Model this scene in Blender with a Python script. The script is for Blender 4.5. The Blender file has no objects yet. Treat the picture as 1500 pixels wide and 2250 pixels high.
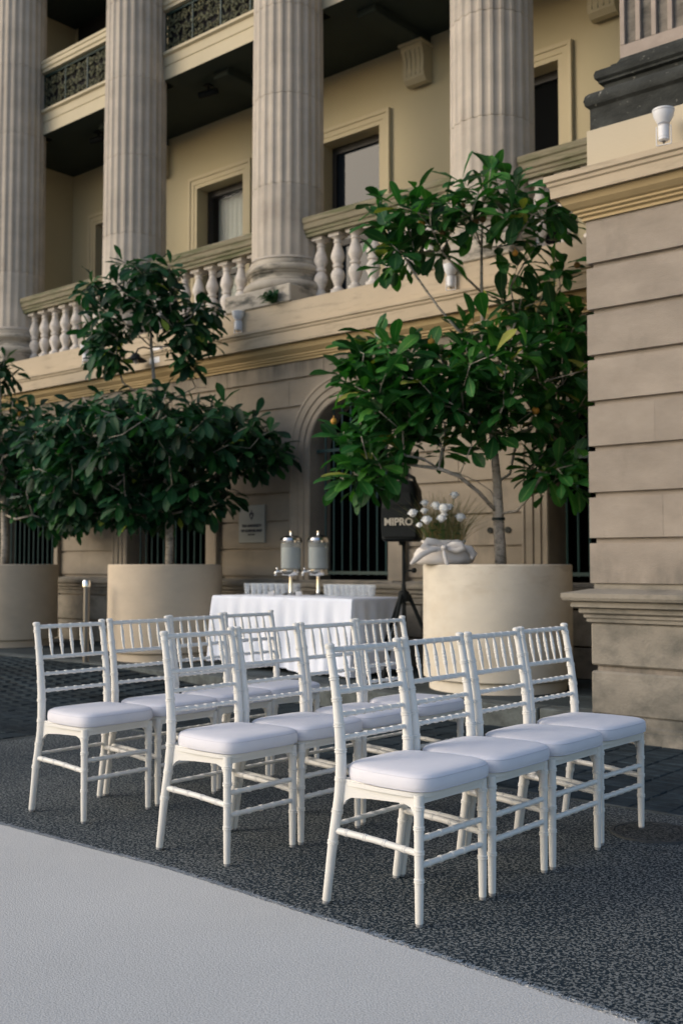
import bpy, bmesh, math, random
from mathutils import Vector, Matrix, Quaternion, noise
R = math.radians
random.seed(7)
S = bpy.context.scene
COL = S.collection
PI = math.pi

# ------------------------------------------------------------------ camera, sky, sun, exposure
F = 2345.0                                   # focal length in pixels of the 1500 x 2250 photograph
H = 1.2
cam = bpy.data.cameras.new('camera')
cam.sensor_fit = 'VERTICAL'; cam.sensor_height = 36.0; cam.lens = F / 2250 * 36
cam.clip_start = 0.05; cam.clip_end = 400
co = bpy.data.objects.new('camera', cam); COL.objects.link(co)
co.location = (0, 0, H)
co.rotation_euler = (R(90) + math.atan(115 / F), 0, R(40.5))
cam.dof.use_dof = True; cam.dof.focus_distance = 3.75; cam.dof.aperture_fstop = 3.8
S.camera = co

w = bpy.data.worlds.new('World'); S.world = w; w.use_nodes = True
nt = w.node_tree; nt.nodes.clear()
sky = nt.nodes.new('ShaderNodeTexSky'); sky.sky_type = 'NISHITA'; sky.sun_disc = False
SUN_DIR = Vector((-0.70, -0.90, 0)).normalized()
SUN_EL = R(24)
sky.sun_elevation = SUN_EL
sky.sun_rotation = math.atan2(SUN_DIR.x, SUN_DIR.y) % (2 * PI)
sky.air_density = 1.0; sky.dust_density = 2.5; sky.ozone_density = 1.0
bg = nt.nodes.new('ShaderNodeBackground'); bg.inputs['Strength'].default_value = 0.15

wo = nt.nodes.new('ShaderNodeOutputWorld')
nt.links.new(sky.outputs[0], bg.inputs[0]); nt.links.new(bg.outputs[0], wo.inputs[0])

sun = bpy.data.lights.new('sun', 'SUN'); sun.energy = 0.50; sun.angle = R(24); sun.color = (1.0, 0.985, 0.93)
so = bpy.data.objects.new('sun', sun); COL.objects.link(so)
sd = Vector((SUN_DIR.x * math.cos(SUN_EL), SUN_DIR.y * math.cos(SUN_EL), math.sin(SUN_EL)))
so.rotation_euler = sd.to_track_quat('Z', 'Y').to_euler(); so.location = (-6, -8, 12)

S.view_settings.view_transform = 'Standard'; S.view_settings.look = 'None'
S.view_settings.exposure = 0.40; S.view_settings.gamma = 1.0
S.view_settings.use_curve_mapping = False

# ------------------------------------------------------------------ materials
def mat(name, base, rough=0.8, var=0.0, vscale=2.0, bump=0.0, bscale=60.0, spec=0.35, rnd=0.0, stain=None,
        local=False, metal=0.0, trans=0.0, ior=1.45, alpha=1.0, sheen=0.0, stretch=(1, 1, 1), stain2=None):
    m = bpy.data.materials.new(name); m.use_nodes = True
    t = m.node_tree; N = t.nodes; L = t.links
    b = N['Principled BSDF']
    b.inputs['Roughness'].default_value = rough
    b.inputs['Metallic'].default_value = metal
    b.inputs['Specular IOR Level'].default_value = spec
    b.inputs['Transmission Weight'].default_value = trans
    b.inputs['IOR'].default_value = ior
    b.inputs['Alpha'].default_value = alpha
    b.inputs['Sheen Weight'].default_value = sheen
    base4 = (*base, 1)
    b.inputs['Base Color'].default_value = base4
    if not (var or bump or rnd or stain): return m
    if local:
        tc = N.new('ShaderNodeTexCoord'); oi = N.new('ShaderNodeObjectInfo')
        mul = N.new('ShaderNodeMath'); mul.operation = 'MULTIPLY'; mul.inputs[1].default_value = 37.0
        L.new(oi.outputs['Random'], mul.inputs[0])
        va = N.new('ShaderNodeVectorMath'); va.operation = 'ADD'
        L.new(tc.outputs['Object'], va.inputs[0]); L.new(mul.outputs[0], va.inputs[1]); P = va.outputs[0]
    else:
        g = N.new('ShaderNodeNewGeometry'); P = g.outputs['Position']
    mp = N.new('ShaderNodeMapping'); L.new(P, mp.inputs['Vector']); mp.inputs['Scale'].default_value = stretch
    col = None
    def mix(kind, fac, a, bb):
        x = N.new('ShaderNodeMix'); x.data_type = 'RGBA'; x.blend_type = kind
        if isinstance(fac, float): x.inputs[0].default_value = fac
        else: L.new(fac, x.inputs[0])
        if isinstance(a, tuple): x.inputs[6].default_value = a
        else: L.new(a, x.inputs[6])
        if isinstance(bb, tuple): x.inputs[7].default_value = bb
        else: L.new(bb, x.inputs[7])
        return x.outputs[2]
    n1 = N.new('ShaderNodeTexNoise'); n1.inputs['Scale'].default_value = vscale; n1.inputs['Detail'].default_value = 7
    n1.inputs['Roughness'].default_value = 0.62
    L.new(mp.outputs[0], n1.inputs['Vector'])
    mr = N.new('ShaderNodeMapRange'); mr.inputs[1].default_value = 0.3; mr.inputs[2].default_value = 0.7
    mr.inputs[3].default_value = 1 - var; mr.inputs[4].default_value = 1 + var
    L.new(n1.outputs[0], mr.inputs[0])
    hs = N.new('ShaderNodeHueSaturation'); hs.inputs['Color'].default_value = base4
    vin = mr.outputs[0]
    if rnd:
        oi2 = N.new('ShaderNodeObjectInfo')
        mr2 = N.new('ShaderNodeMapRange'); mr2.inputs[3].default_value = 1 - rnd; mr2.inputs[4].default_value = 1 + rnd
        L.new(oi2.outputs['Random'], mr2.inputs[0])
        mm = N.new('ShaderNodeMath'); mm.operation = 'MULTIPLY'
        L.new(vin, mm.inputs[0]); L.new(mr2.outputs[0], mm.inputs[1]); vin = mm.outputs[0]
    L.new(vin, hs.inputs['Value']); col = hs.outputs[0]
    for st in (stain, stain2):
        if not st: continue
        scol, sscale, lo, hi, amt = st[:5]
        mp2 = N.new('ShaderNodeMapping'); L.new(P, mp2.inputs['Vector']); mp2.inputs['Scale'].default_value = sscale
        n2 = N.new('ShaderNodeTexNoise'); n2.inputs['Scale'].default_value = 1.0; n2.inputs['Detail'].default_value = 6
        n2.inputs['Roughness'].default_value = 0.65
        L.new(mp2.outputs[0], n2.inputs['Vector'])
        m2 = N.new('ShaderNodeMapRange'); m2.inputs[1].default_value = lo; m2.inputs[2].default_value = hi
        m2.inputs[3].default_value = 0; m2.inputs[4].default_value = amt
        L.new(n2.outputs[0], m2.inputs[0]); fac = m2.outputs[0]
        if len(st) > 5:                       # soiling limited to a band of heights (real dirt below a ledge / above the ground)
            sx = N.new('ShaderNodeSeparateXYZ'); L.new(P, sx.inputs[0])
            m3 = N.new('ShaderNodeMapRange'); m3.inputs[1].default_value = st[5]; m3.inputs[2].default_value = st[6]
            L.new(sx.outputs[2], m3.inputs[0])
            mm = N.new('ShaderNodeMath'); mm.operation = 'MULTIPLY'
            L.new(fac, mm.inputs[0]); L.new(m3.outputs[0], mm.inputs[1]); fac = mm.outputs[0]
        col = mix('MIX', fac, col, (*scol, 1))
    L.new(col, b.inputs['Base Color'])
    if bump:
        n3 = N.new('ShaderNodeTexNoise'); n3.inputs['Scale'].default_value = bscale; n3.inputs['Detail'].default_value = 5
        L.new(mp.outputs[0], n3.inputs['Vector'])
        bp = N.new('ShaderNodeBump'); bp.inputs['Strength'].default_value = bump; bp.inputs['Distance'].default_value = 0.01
        L.new(n3.outputs[0], bp.inputs['Height']); L.new(bp.outputs[0], b.inputs['Normal'])
    return m

M = {}
M['sand'] = mat('sandstone', (0.27, 0.235, 0.19), 0.9, 0.16, 1.6, 0.35, 90, rnd=0.07, stretch=(1, 1, 2.2),
                stain=((0.10, 0.095, 0.085), (2.2, 2.2, 0.7), 0.56, 0.78, 0.6),
                stain2=((0.045, 0.048, 0.045), (5, 5, 0.9), 0.38, 0.62, 0.85, 3.22, 3.56))
M['pier'] = mat('pier_sandstone', (0.315, 0.272, 0.228), 0.9, 0.15, 2.6, 0.5, 130, rnd=0.07, stretch=(1, 1, 2.0),
                stain=((0.13, 0.12, 0.105), (3.0, 3.0, 1.4), 0.60, 0.85, 0.55),
                stain2=((0.07, 0.072, 0.065), (5, 5, 2.0), 0.35, 0.7, 0.8, 1.32, 1.02))
M['plinth'] = mat('weathered_plinth_stone', (0.275, 0.25, 0.21), 0.92, 0.18, 2.4, 0.5, 60, rnd=0.06,
                  stain=((0.09, 0.09, 0.08), (3.5, 3.5, 5), 0.45, 0.7, 0.7),
                  stain2=((0.05, 0.055, 0.05), (4, 4, 4), 0.35, 0.62, 0.75, 0.42, 0.05))
M['frieze'] = mat('stained_frieze_stone', (0.36, 0.30, 0.24), 0.9, 0.18, 3, 0.3, 90,
                  stain=((0.08, 0.08, 0.07), (3, 3, 6), 0.42, 0.6, 0.8))
M['column'] = mat('column_sandstone', (0.45, 0.405, 0.35), 0.88, 0.13, 2.0, 0.3, 120, rnd=0.09, stretch=(1, 1, 1.8),
                  stain=((0.24, 0.19, 0.15), (3.2, 3.2, 1.0), 0.57, 0.8, 0.6))
M['colbase'] = mat('lichened_column_base', (0.42, 0.38, 0.32), 0.92, 0.16, 4, 0.4, 80,
                   stain=((0.045, 0.05, 0.045), (2.6, 2.6, 7), 0.50, 0.66, 0.85))
M['plaster'] = mat('cream_plaster', (0.50, 0.435, 0.325), 0.85, 0.05, 1.2, 0.12, 60,
                   stain=((0.42, 0.36, 0.26), (1.5, 1.5, 6), 0.55, 0.8, 0.5))
M['ochre'] = mat('ochre_painted_moulding', (0.46, 0.35, 0.19), 0.8, 0.08, 2.0, 0.1, 60,
                 stain=((0.25, 0.2, 0.12), (1.0, 1.0, 20), 0.52, 0.72, 0.7))
M['fascia'] = mat('cream_fascia', (0.47, 0.39, 0.285), 0.85, 0.07, 2.0, 0.15, 60,
                  stain=((0.22, 0.19, 0.14), (2.2, 2.2, 14), 0.53, 0.72, 0.6))
M['wallup'] = mat('yellow_plaster_wall', (0.49, 0.43, 0.285), 0.88, 0.04, 0.8, 0.06, 70,
                  stain=((0.52, 0.44, 0.3), (0.8, 0.8, 0.5), 0.5, 0.8, 0.4))
M['trimup'] = mat('cream_window_trim', (0.52, 0.455, 0.31), 0.8, 0.04, 1.0)
M['ceiling'] = mat('dark_green_ceiling_boards', (0.030, 0.042, 0.036), 0.75, 0.1, 2)
M['beam'] = mat('cream_beam_paint', (0.52, 0.46, 0.33), 0.8, 0.06, 2.0)
M['rail'] = mat('mossy_rail_stone', (0.23, 0.205, 0.145), 0.93, 0.16, 5, 0.4, 80, stretch=(0.6, 2, 3),
                stain=((0.085, 0.10, 0.045), (1.4, 2, 14), 0.45, 0.62, 0.8))
M['baluster'] = mat('pale_baluster_stone', (0.60, 0.56, 0.52), 0.85, 0.12, 5, 0.2, 80, rnd=0.08, local=True,
                    stain=((0.24, 0.22, 0.18), (4, 4, 9), 0.5, 0.75, 0.6))
M['darkstone'] = mat('black_weathered_stone', (0.045, 0.048, 0.045), 0.95, 0.35, 6, 0.6, 60,
                     stain=((0.30, 0.29, 0.26), (22, 22, 22), 0.62, 0.70, 0.8),
                     stain2=((0.02, 0.022, 0.02), (3, 3, 9), 0.42, 0.6, 0.7))
M['pilaster'] = mat('grey_pilaster_stone', (0.20, 0.18, 0.155), 0.92, 0.25, 5, 0.5, 80, stretch=(1, 1, 3),
                    stain=((0.055, 0.055, 0.05), (5, 5, 9), 0.45, 0.65, 0.7))
M['fillet'] = mat('pink_fillet_stone', (0.34, 0.285, 0.245), 0.9, 0.15, 5, 0.3, 80)
M['iron'] = mat('dark_green_iron', (0.016, 0.048, 0.048), 0.5, spec=0.4)
M['panel'] = mat('dark_bronze_scrollwork', (0.085, 0.09, 0.052), 0.6, 0.5, 14,
                 stain=((0.20, 0.17, 0.08), (9, 9, 9), 0.55, 0.68, 0.6))
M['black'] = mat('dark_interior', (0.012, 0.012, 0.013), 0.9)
M['timber'] = mat('dark_sash_timber', (0.022, 0.022, 0.024), 0.45)
M['curtain'] = mat('pale_curtain', (0.55, 0.60, 0.55), 0.9, 0.12, 8, stretch=(3, 1, .3))
M['concrete'] = mat('cream_cast_planter', (0.56, 0.475, 0.37), 0.85, 0.07, 3.2, 0.25, 120, stretch=(1, 1, 2),
                    stain=((0.46, 0.38, 0.28), (2, 2, 2.5), 0.52, 0.78, 0.4))
M['concrete_r'] = mat('stained_cream_cast_planter', (0.66, 0.61, 0.52), 0.85, 0.07, 3.2, 0.25, 120, stretch=(1, 1, 2),
                      stain=((0.50, 0.40, 0.27), (2.2, 2.2, 3.0), 0.50, 0.76, 0.5),
                      stain2=((0.33, 0.27, 0.20), (3, 3, 12), 0.50, 0.72, 0.8, 0.95, 1.2))
M['soil'] = mat('potting_soil', (0.035, 0.028, 0.02), 1.0, 0.4, 20, 0.8, 60)
M['bark'] = mat('pale_bark', (0.42, 0.375, 0.32), 0.9, 0.3, 9, 0.6, 60,
                stain=((0.07, 0.075, 0.06), (16, 16, 30), 0.5, 0.66, 0.7))
M['plastic'] = mat('ivory_resin', (0.77, 0.755, 0.715), 0.42, spec=0.4, var=0.02, vscale=6)
M['foot'] = mat('grey_glide', (0.35, 0.35, 0.35), 0.5)
M['cushion'] = mat('white_cushion_fabric', (0.74, 0.735, 0.79), 0.9, 0.03, 9, 0.25, 420, sheen=0.2)
M['piping'] = mat('cushion_piping', (0.66, 0.655, 0.72), 0.9)
M['cloth'] = mat('white_tablecloth_fabric', (0.73, 0.78, 0.90), 0.88, 0.03, 4, 0.15, 60, sheen=0.15)
M['linen'] = mat('oatmeal_linen', (0.76, 0.72, 0.69), 0.92, 0.05, 9, 0.4, 200)
M['chrome'] = mat('polished_steel', (0.75, 0.74, 0.72), 0.16, metal=1.0)
M['steel'] = mat('brushed_bollard_steel', (0.20, 0.19, 0.175), 0.35, metal=0.8)
M['glass'] = mat('clear_glass', (0.80, 0.86, 0.92), 0.08, spec=0.5, alpha=0.20)
M['jar'] = mat('jar_glass', (0.55, 0.60, 0.60), 0.08, spec=0.5, alpha=0.22)
M['water'] = mat('cloudy_water', (0.38, 0.42, 0.42), 0.2, spec=0.3, alpha=0.8, var=0.12, vscale=9)
M['speaker'] = mat('black_speaker_plastic', (0.008, 0.011, 0.013), 0.65, spec=.2)
M['grille'] = mat('speaker_grille_cloth', (0.014, 0.018, 0.021), 0.9, 0.2, 60)
M['lettering'] = mat('pale_lettering', (0.50, 0.48, 0.43), 0.6)
M['white'] = mat('white_enamel', (0.72, 0.73, 0.76), 0.4)
M['plaque'] = mat('grey_plaque', (0.27, 0.29, 0.28), 0.45)
M['ink'] = mat('plaque_ink', (0.035, 0.04, 0.06), 0.6)
M['petal'] = mat('white_petal', (0.88, 0.88, 0.86), 0.6, sheen=0.2)
M['grass'] = mat('dry_green_grass', (0.10, 0.125, 0.04), 0.7, 0.3, 30)
M['grass2'] = mat('straw_grass', (0.25, 0.19, 0.08), 0.7, 0.3, 30)
M['stem'] = mat('green_stem', (0.06, 0.13, 0.035), 0.6)
M['tyrubber'] = mat('black_tree_tie', (0.01, 0.02, 0.02), 0.5)
M['fruit_g'] = mat('green_fruit', (0.085, 0.15, 0.03), 0.45, 0.25, 30, local=True)
M['fruit_y'] = mat('yellow_fruit', (0.52, 0.27, 0.05), 0.5, 0.3, 30, local=True)
M['fruit_b'] = mat('brown_fruit', (0.15, 0.09, 0.03), 0.6, 0.3, 30, local=True)
M['kerb'] = mat('granite_kerb', (0.10, 0.115, 0.115), 0.9, 0.35, 7, 0.7, 50,
                stain=((0.045, 0.05, 0.05), (9, 9, 9), 0.48, 0.62, 0.6))
M['flag'] = mat('dark_flagstone', (0.052, 0.066, 0.072), 0.85, spec=.2, var=0.30, vscale=2.5, bump=0.4, bscale=40,
                stain=((0.03, 0.035, 0.04), (1.5, 1.5, 1.5), 0.48, 0.66, 0.6))
M['sett'] = mat('blue_grey_paving_block', (0.030, 0.042, 0.050), 0.95, 0.35, 9, 0.6, 60, spec=.12, rnd=0.22, local=True)
M['sett_far'] = mat('blue_grey_paving_blocks', (0.024, 0.034, 0.041), 0.95, 0.5, 2.0, 0.6, 60, spec=.12, stretch=(.5, 1.5, 1))
M['joint'] = mat('mossy_joint_sand', (0.030, 0.034, 0.032), 1.0, 0.5, 5, 0.5, 60)
M['lid'] = mat('drain_frame_iron', (0.055, 0.06, 0.062), 0.8, 0.3, 40, 0.4, 90)

def agg(name, dark, light, scale, lo, hi):
    m = bpy.data.materials.new(name); m.use_nodes = True
    N = m.node_tree.nodes; L = m.node_tree.links; b = N['Principled BSDF']
    g = N.new('ShaderNodeNewGeometry')
    n = N.new('ShaderNodeTexNoise'); n.inputs['Scale'].default_value = scale; n.inputs['Detail'].default_value = 1.2
    n.inputs['Distortion'].default_value = 0.6
    L.new(g.outputs['Position'], n.inputs['Vector'])
    r = N.new('ShaderNodeMapRange'); r.inputs[1].default_value = lo; r.inputs[2].default_value = hi
    n2 = N.new('ShaderNodeTexNoise'); n2.inputs['Scale'].default_value = 1.3; n2.inputs['Detail'].default_value = 5
    L.new(g.outputs['Position'], n2.inputs['Vector'])
    a = N.new('ShaderNodeMath'); a.operation = 'MULTIPLY_ADD'; a.inputs[1].default_value = 0.16; a.inputs[2].default_value = -0.08
    L.new(n2.outputs[0], a.inputs[0])
    s = N.new('ShaderNodeMath'); s.operation = 'ADD'; L.new(n.outputs[0], s.inputs[0]); L.new(a.outputs[0], s.inputs[1])
    L.new(s.outputs[0], r.inputs[0])
    x = N.new('ShaderNodeMix'); x.data_type = 'RGBA'; x.inputs[6].default_value = (*dark, 1); x.inputs[7].default_value = (*light, 1)
    L.new(r.outputs[0], x.inputs[0])
    n4 = N.new('ShaderNodeTexNoise'); n4.inputs['Scale'].default_value = 160; L.new(g.outputs['Position'], n4.inputs['Vector'])
    h = N.new('ShaderNodeHueSaturation'); L.new(x.outputs[2], h.inputs['Color'])
    r4 = N.new('ShaderNodeMapRange'); r4.inputs[1].default_value = .3; r4.inputs[2].default_value = .7; r4.inputs[3].default_value = .6; r4.inputs[4].default_value = 1.4
    L.new(n4.outputs[0], r4.inputs[0]); L.new(r4.outputs[0], h.inputs['Value'])
    L.new(h.outputs[0], b.inputs['Base Color'])
    b.inputs['Roughness'].default_value = 0.8; b.inputs['Specular IOR Level'].default_value = 0.3
    bp = N.new('ShaderNodeBump'); bp.inputs['Strength'].default_value = 0.5; bp.inputs['Distance'].default_value = 0.004
    L.new(r.outputs[0], bp.inputs['Height']); L.new(bp.outputs[0], b.inputs['Normal'])
    return m
M['agg'] = agg('exposed_aggregate', (0.004, 0.015, 0.024), (0.195, 0.205, 0.198), 94, 0.49, 0.585)
M['aggdark'] = agg('dark_aggregate', (0.006, 0.011, 0.016), (0.095, 0.097, 0.09), 94, 0.485, 0.575)

def carpet_mat():
    m = mat('pale_grey_carpet_pile', (0.45, 0.455, 0.45), 0.95, 0.06, 1.4, 0.0, 1, sheen=0.3, spec=0.1)
    N = m.node_tree.nodes; L = m.node_tree.links; b = N['Principled BSDF']
    g = N.new('ShaderNodeNewGeometry'); n = N.new('ShaderNodeTexNoise'); n.inputs['Scale'].default_value = 170; n.inputs['Detail'].default_value = 3
    L.new(g.outputs['Position'], n.inputs['Vector'])
    src = b.inputs['Base Color'].links[0].from_socket
    h = N.new('ShaderNodeHueSaturation'); r = N.new('ShaderNodeMapRange')
    r.inputs[1].default_value = .3; r.inputs[2].default_value = .7; r.inputs[3].default_value = .68; r.inputs[4].default_value = 1.28
    L.new(n.outputs[0], r.inputs[0]); L.new(r.outputs[0], h.inputs['Value']); L.new(src, h.inputs['Color'])
    L.new(h.outputs[0], b.inputs['Base Color'])
    bp = N.new('ShaderNodeBump'); bp.inputs['Strength'].default_value = 0.6; bp.inputs['Distance'].default_value = 0.004
    L.new(n.outputs[0], bp.inputs['Height']); L.new(bp.outputs[0], b.inputs['Normal'])
    return m
M['carpet'] = carpet_mat()

def leaf_mat(name, c1, vein, rough):
    m = bpy.data.materials.new(name); m.use_nodes = True
    N = m.node_tree.nodes; L = m.node_tree.links; b = N['Principled BSDF']
    uv = N.new('ShaderNodeUVMap'); sx = N.new('ShaderNodeSeparateXYZ'); L.new(uv.outputs[0], sx.inputs[0])
    d = N.new('ShaderNodeMath'); d.operation = 'SUBTRACT'; d.inputs[1].default_value = 0.5; L.new(sx.outputs[1], d.inputs[0])
    ab = N.new('ShaderNodeMath'); ab.operation = 'ABSOLUTE'; L.new(d.outputs[0], ab.inputs[0])
    r = N.new('ShaderNodeMapRange'); r.inputs[1].default_value = 0.025; r.inputs[2].default_value = 0.06; r.inputs[3].default_value = 0.8; r.inputs[4].default_value = 0
    L.new(ab.outputs[0], r.inputs[0])
    # side veins: stripes slanting from the midrib
    a1 = N.new('ShaderNodeMath'); a1.operation = 'MULTIPLY_ADD'; a1.inputs[1].default_value = -0.55; L.new(ab.outputs[0], a1.inputs[0]); L.new(sx.outputs[0], a1.inputs[2])
    a2 = N.new('ShaderNodeMath'); a2.operation = 'MULTIPLY'; a2.inputs[1].default_value = 62; L.new(a1.outputs[0], a2.inputs[0])
    a3 = N.new('ShaderNodeMath'); a3.operation = 'SINE'; L.new(a2.outputs[0], a3.inputs[0])
    r3 = N.new('ShaderNodeMapRange'); r3.inputs[1].default_value = 0.82; r3.inputs[2].default_value = 1; r3.inputs[4].default_value = 0.22; L.new(a3.outputs[0], r3.inputs[0])
    mx = N.new('ShaderNodeMath'); mx.operation = 'MAXIMUM'; L.new(r.outputs[0], mx.inputs[0]); L.new(r3.outputs[0], mx.inputs[1])
    x = N.new('ShaderNodeMix'); x.data_type = 'RGBA'; x.inputs[6].default_value = (*c1, 1); x.inputs[7].default_value = (*vein, 1)
    L.new(mx.outputs[0], x.inputs[0])
    g = N.new('ShaderNodeNewGeometry'); n = N.new('ShaderNodeTexNoise'); n.inputs['Scale'].default_value = 5; n.inputs['Detail'].default_value = 3
    L.new(g.outputs['Position'], n.inputs['Vector'])
    rr = N.new('ShaderNodeMapRange'); rr.inputs[1].default_value = .3; rr.inputs[2].default_value = .7; rr.inputs[3].default_value = .6; rr.inputs[4].default_value = 1.45
    L.new(n.outputs[0], rr.inputs[0])
    h = N.new('ShaderNodeHueSaturation'); L.new(rr.outputs[0], h.inputs['Value']); L.new(x.outputs[2], h.inputs['Color'])
    L.new(h.outputs[0], b.inputs['Base Color'])
    b.inputs['Roughness'].default_value = rough + .06; b.inputs['Specular IOR Level'].default_value = 0.28
    tr = N.new('ShaderNodeBsdfTranslucent'); tr.inputs[0].default_value = (c1[0] * 1.6, c1[1] * 1.9, c1[2] * 0.8, 1)
    ms = N.new('ShaderNodeMixShader'); ms.inputs[0].default_value = 0.24
    L.new(b.outputs[0], ms.inputs[1]); L.new(tr.outputs[0], ms.inputs[2])
    L.new(ms.outputs[0], N['Material Output'].inputs[0])
    bp = N.new('ShaderNodeBump'); bp.inputs['Strength'].default_value = 0.35; bp.inputs['Distance'].default_value = 0.004
    L.new(a3.outputs[0], bp.inputs['Height']); L.new(bp.outputs[0], b.inputs['Normal'])
    return m
LEAF = [leaf_mat('dark_leaf', (0.010, 0.055, 0.014), (0.06, 0.15, 0.04), 0.36),
        leaf_mat('green_leaf', (0.022, 0.115, 0.024), (0.13, 0.27, 0.07), 0.38),
        leaf_mat('fresh_leaf', (0.042, 0.17, 0.022), (0.17, 0.32, 0.07), 0.42),
        leaf_mat('yellow_leaf', (0.24, 0.26, 0.05), (0.36, 0.34, 0.12), 0.5)]
LEAF2 = [leaf_mat('dark_blue_leaf', (0.006, 0.034, 0.016), (0.03, 0.08, 0.03), 0.42),
         leaf_mat('blue_green_leaf', (0.012, 0.066, 0.026), (0.05, 0.14, 0.05), 0.42),
         leaf_mat('mid_leaf', (0.020, 0.098, 0.024), (0.08, 0.18, 0.05), 0.45),
         leaf_mat('lime_leaf', (0.26, 0.34, 0.05), (0.36, 0.42, 0.12), 0.5)]

# ------------------------------------------------------------------ object helpers
def tag(o, label=None, cat=None, group=None, kind=None):
    if label: o['label'] = label
    if cat: o['category'] = cat
    if group: o['group'] = group
    if kind: o['kind'] = kind
    return o

def empty(name, loc=(0, 0, 0), rz=0.0, parent=None, label=None, cat=None, group=None):
    o = bpy.data.objects.new(name, None); COL.objects.link(o)
    o.location = loc; o.rotation_euler = (0, 0, rz); o.empty_display_size = 0.1
    if parent: o.parent = parent
    return tag(o, label, cat, group)

class MB:
    def __init__(s): s.v = []; s.f = []; s.mi = []; s.uv = {}; s.k = 0
    def add(s, vs, fs, uvs=None):
        o = len(s.v); s.v += [tuple(p) for p in vs]
        for i, f in enumerate(fs):
            if uvs: s.uv[len(s.f)] = uvs[i]
            s.f.append(tuple(o + j for j in f)); s.mi.append(s.k)
        return s
    def box(s, x0, x1, y0, y1, z0, z1, bev=0.0):
        if bev <= 0:
            vs = [(x, y, z) for z in (z0, z1) for y in (y0, y1) for x in (x0, x1)]
            return s.add(vs, [(0, 2, 3, 1), (4, 5, 7, 6), (0, 1, 5, 4), (2, 6, 7, 3), (0, 4, 6, 2), (1, 3, 7, 5)])
        b = bev; c = ((x0 + x1) / 2, (y0 + y1) / 2, (z0 + z1) / 2); h = ((x1 - x0) / 2, (y1 - y0) / 2, (z1 - z0) / 2)
        bm = bmesh.new(); bmesh.ops.create_cube(bm, size=1)
        for v in bm.verts: v.co = Vector((c[i] + v.co[i] * 2 * h[i] for i in range(3)))
        bmesh.ops.bevel(bm, geom=list(bm.edges), offset=b, segments=1, affect='EDGES')
        bm.verts.index_update()
        s.add([v.co for v in bm.verts], [tuple(v.index for v in f.verts) for f in bm.faces]); bm.free(); return s
    def tube(s, pts, rad, n=8, caps=True, flat=1.0):
        pts = [Vector(p) for p in pts]; m = len(pts)
        if not hasattr(rad, '__len__'): rad = [rad] * m
        t0 = (pts[1] - pts[0]).normalized()
        ref = Vector((0, 0, 1)) if abs(t0.z) < 0.9 else Vector((1, 0, 0))
        u = t0.cross(ref).normalized(); vs = []; fs = []
        for i, p in enumerate(pts):
            t = (pts[min(i + 1, m - 1)] - pts[max(i - 1, 0)]).normalized()
            u = (u - t * u.dot(t)).normalized(); w_ = t.cross(u)
            for k in range(n):
                a = 2 * PI * k / n
                vs.append(p + (u * math.cos(a) + w_ * math.sin(a) * flat) * rad[i])
        for i in range(m - 1):
            for k in range(n):
                a = i * n + k; b = i * n + (k + 1) % n
                fs.append((a, b, b + n, a + n))
        if caps:
            fs.append(tuple(reversed(range(n)))); fs.append(tuple(range((m - 1) * n, m * n)))
        return s.add(vs, fs)
    def lathe(s, prof, n=24, c=(0, 0, 0), caps=True, rf=None):
        vs = []; fs = []
        for (r, z) in prof:
            for k in range(n):
                a = 2 * PI * k / n; rr = rf(r, z, a) if rf else r
                vs.append((c[0] + rr * math.cos(a), c[1] + rr * math.sin(a), c[2] + z))
        for i in range(len(prof) - 1):
            for k in range(n):
                a = i * n + k; b = i * n + (k + 1) % n
                fs.append((a, b, b + n, a + n))
        if caps:
            fs.append(tuple(reversed(range(n)))); m = len(prof); fs.append(tuple(range((m - 1) * n, m * n)))
        return s.add(vs, fs)
    def prism(s, poly, y0, y1):            # polygon in XZ (counter-clockwise seen from -Y), extruded in Y
        n = len(poly)
        vs = [(x, y0, z) for x, z in poly] + [(x, y1, z) for x, z in poly]
        fs = [tuple(range(n)), tuple(reversed(range(n, 2 * n)))]
        for i in range(n): j = (i + 1) % n; fs.append((i, i + n, j + n, j))
        return s.add(vs, fs)
    def sweep(s, stations, prof_mats=None):  # stations: list of point rows (same length)
        n = len(stations[0]); vs = [p for st in stations for p in st]; o = len(s.v)
        s.v += [tuple(p) for p in vs]
        for i in range(len(stations) - 1):
            for k in range(n - 1):
                a = i * n + k
                s.f.append((o + a, o + a + 1, o + a + n + 1, o + a + n)); s.mi.append(prof_mats[k] if prof_mats else s.k)
        return s
    def build(s, name, mats, parent=None, smooth=False, angle=None, loc=None):
        me = bpy.data.meshes.new(name); me.from_pydata(s.v, [], s.f)
        if not isinstance(mats, (list, tuple)): mats = [mats]
        for m in mats: me.materials.append(M[m] if isinstance(m, str) else m)
        if len(mats) > 1: me.polygons.foreach_set('material_index', s.mi)
        if s.uv:
            ul = me.uv_layers.new(name='UVMap')
            for fi, uvs in s.uv.items():
                p = me.polygons[fi]
                for k, li in enumerate(p.loop_indices): ul.data[li].uv = uvs[k]
        bm = bmesh.new(); bm.from_mesh(me)
        if not s.uv: bmesh.ops.recalc_face_normals(bm, faces=bm.faces)
        if smooth:
            for f in bm.faces: f.smooth = True
            if angle:
                for e in bm.edges:
                    if len(e.link_faces) == 2 and e.calc_face_angle(0) > angle: e.smooth = False
        bm.to_mesh(me); bm.free()
        o = bpy.data.objects.new(name, me); COL.objects.link(o)
        if parent: o.parent = parent
        if loc: o.location = loc
        return o

def inst(name, me, parent, loc=(0, 0, 0), rot=(0, 0, 0), matrix=None):
    o = bpy.data.objects.new(name, me); COL.objects.link(o)
    if parent: o.parent = parent
    if matrix is not None: o.matrix_basis = matrix
    else: o.location = loc; o.rotation_euler = rot
    return o

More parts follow.
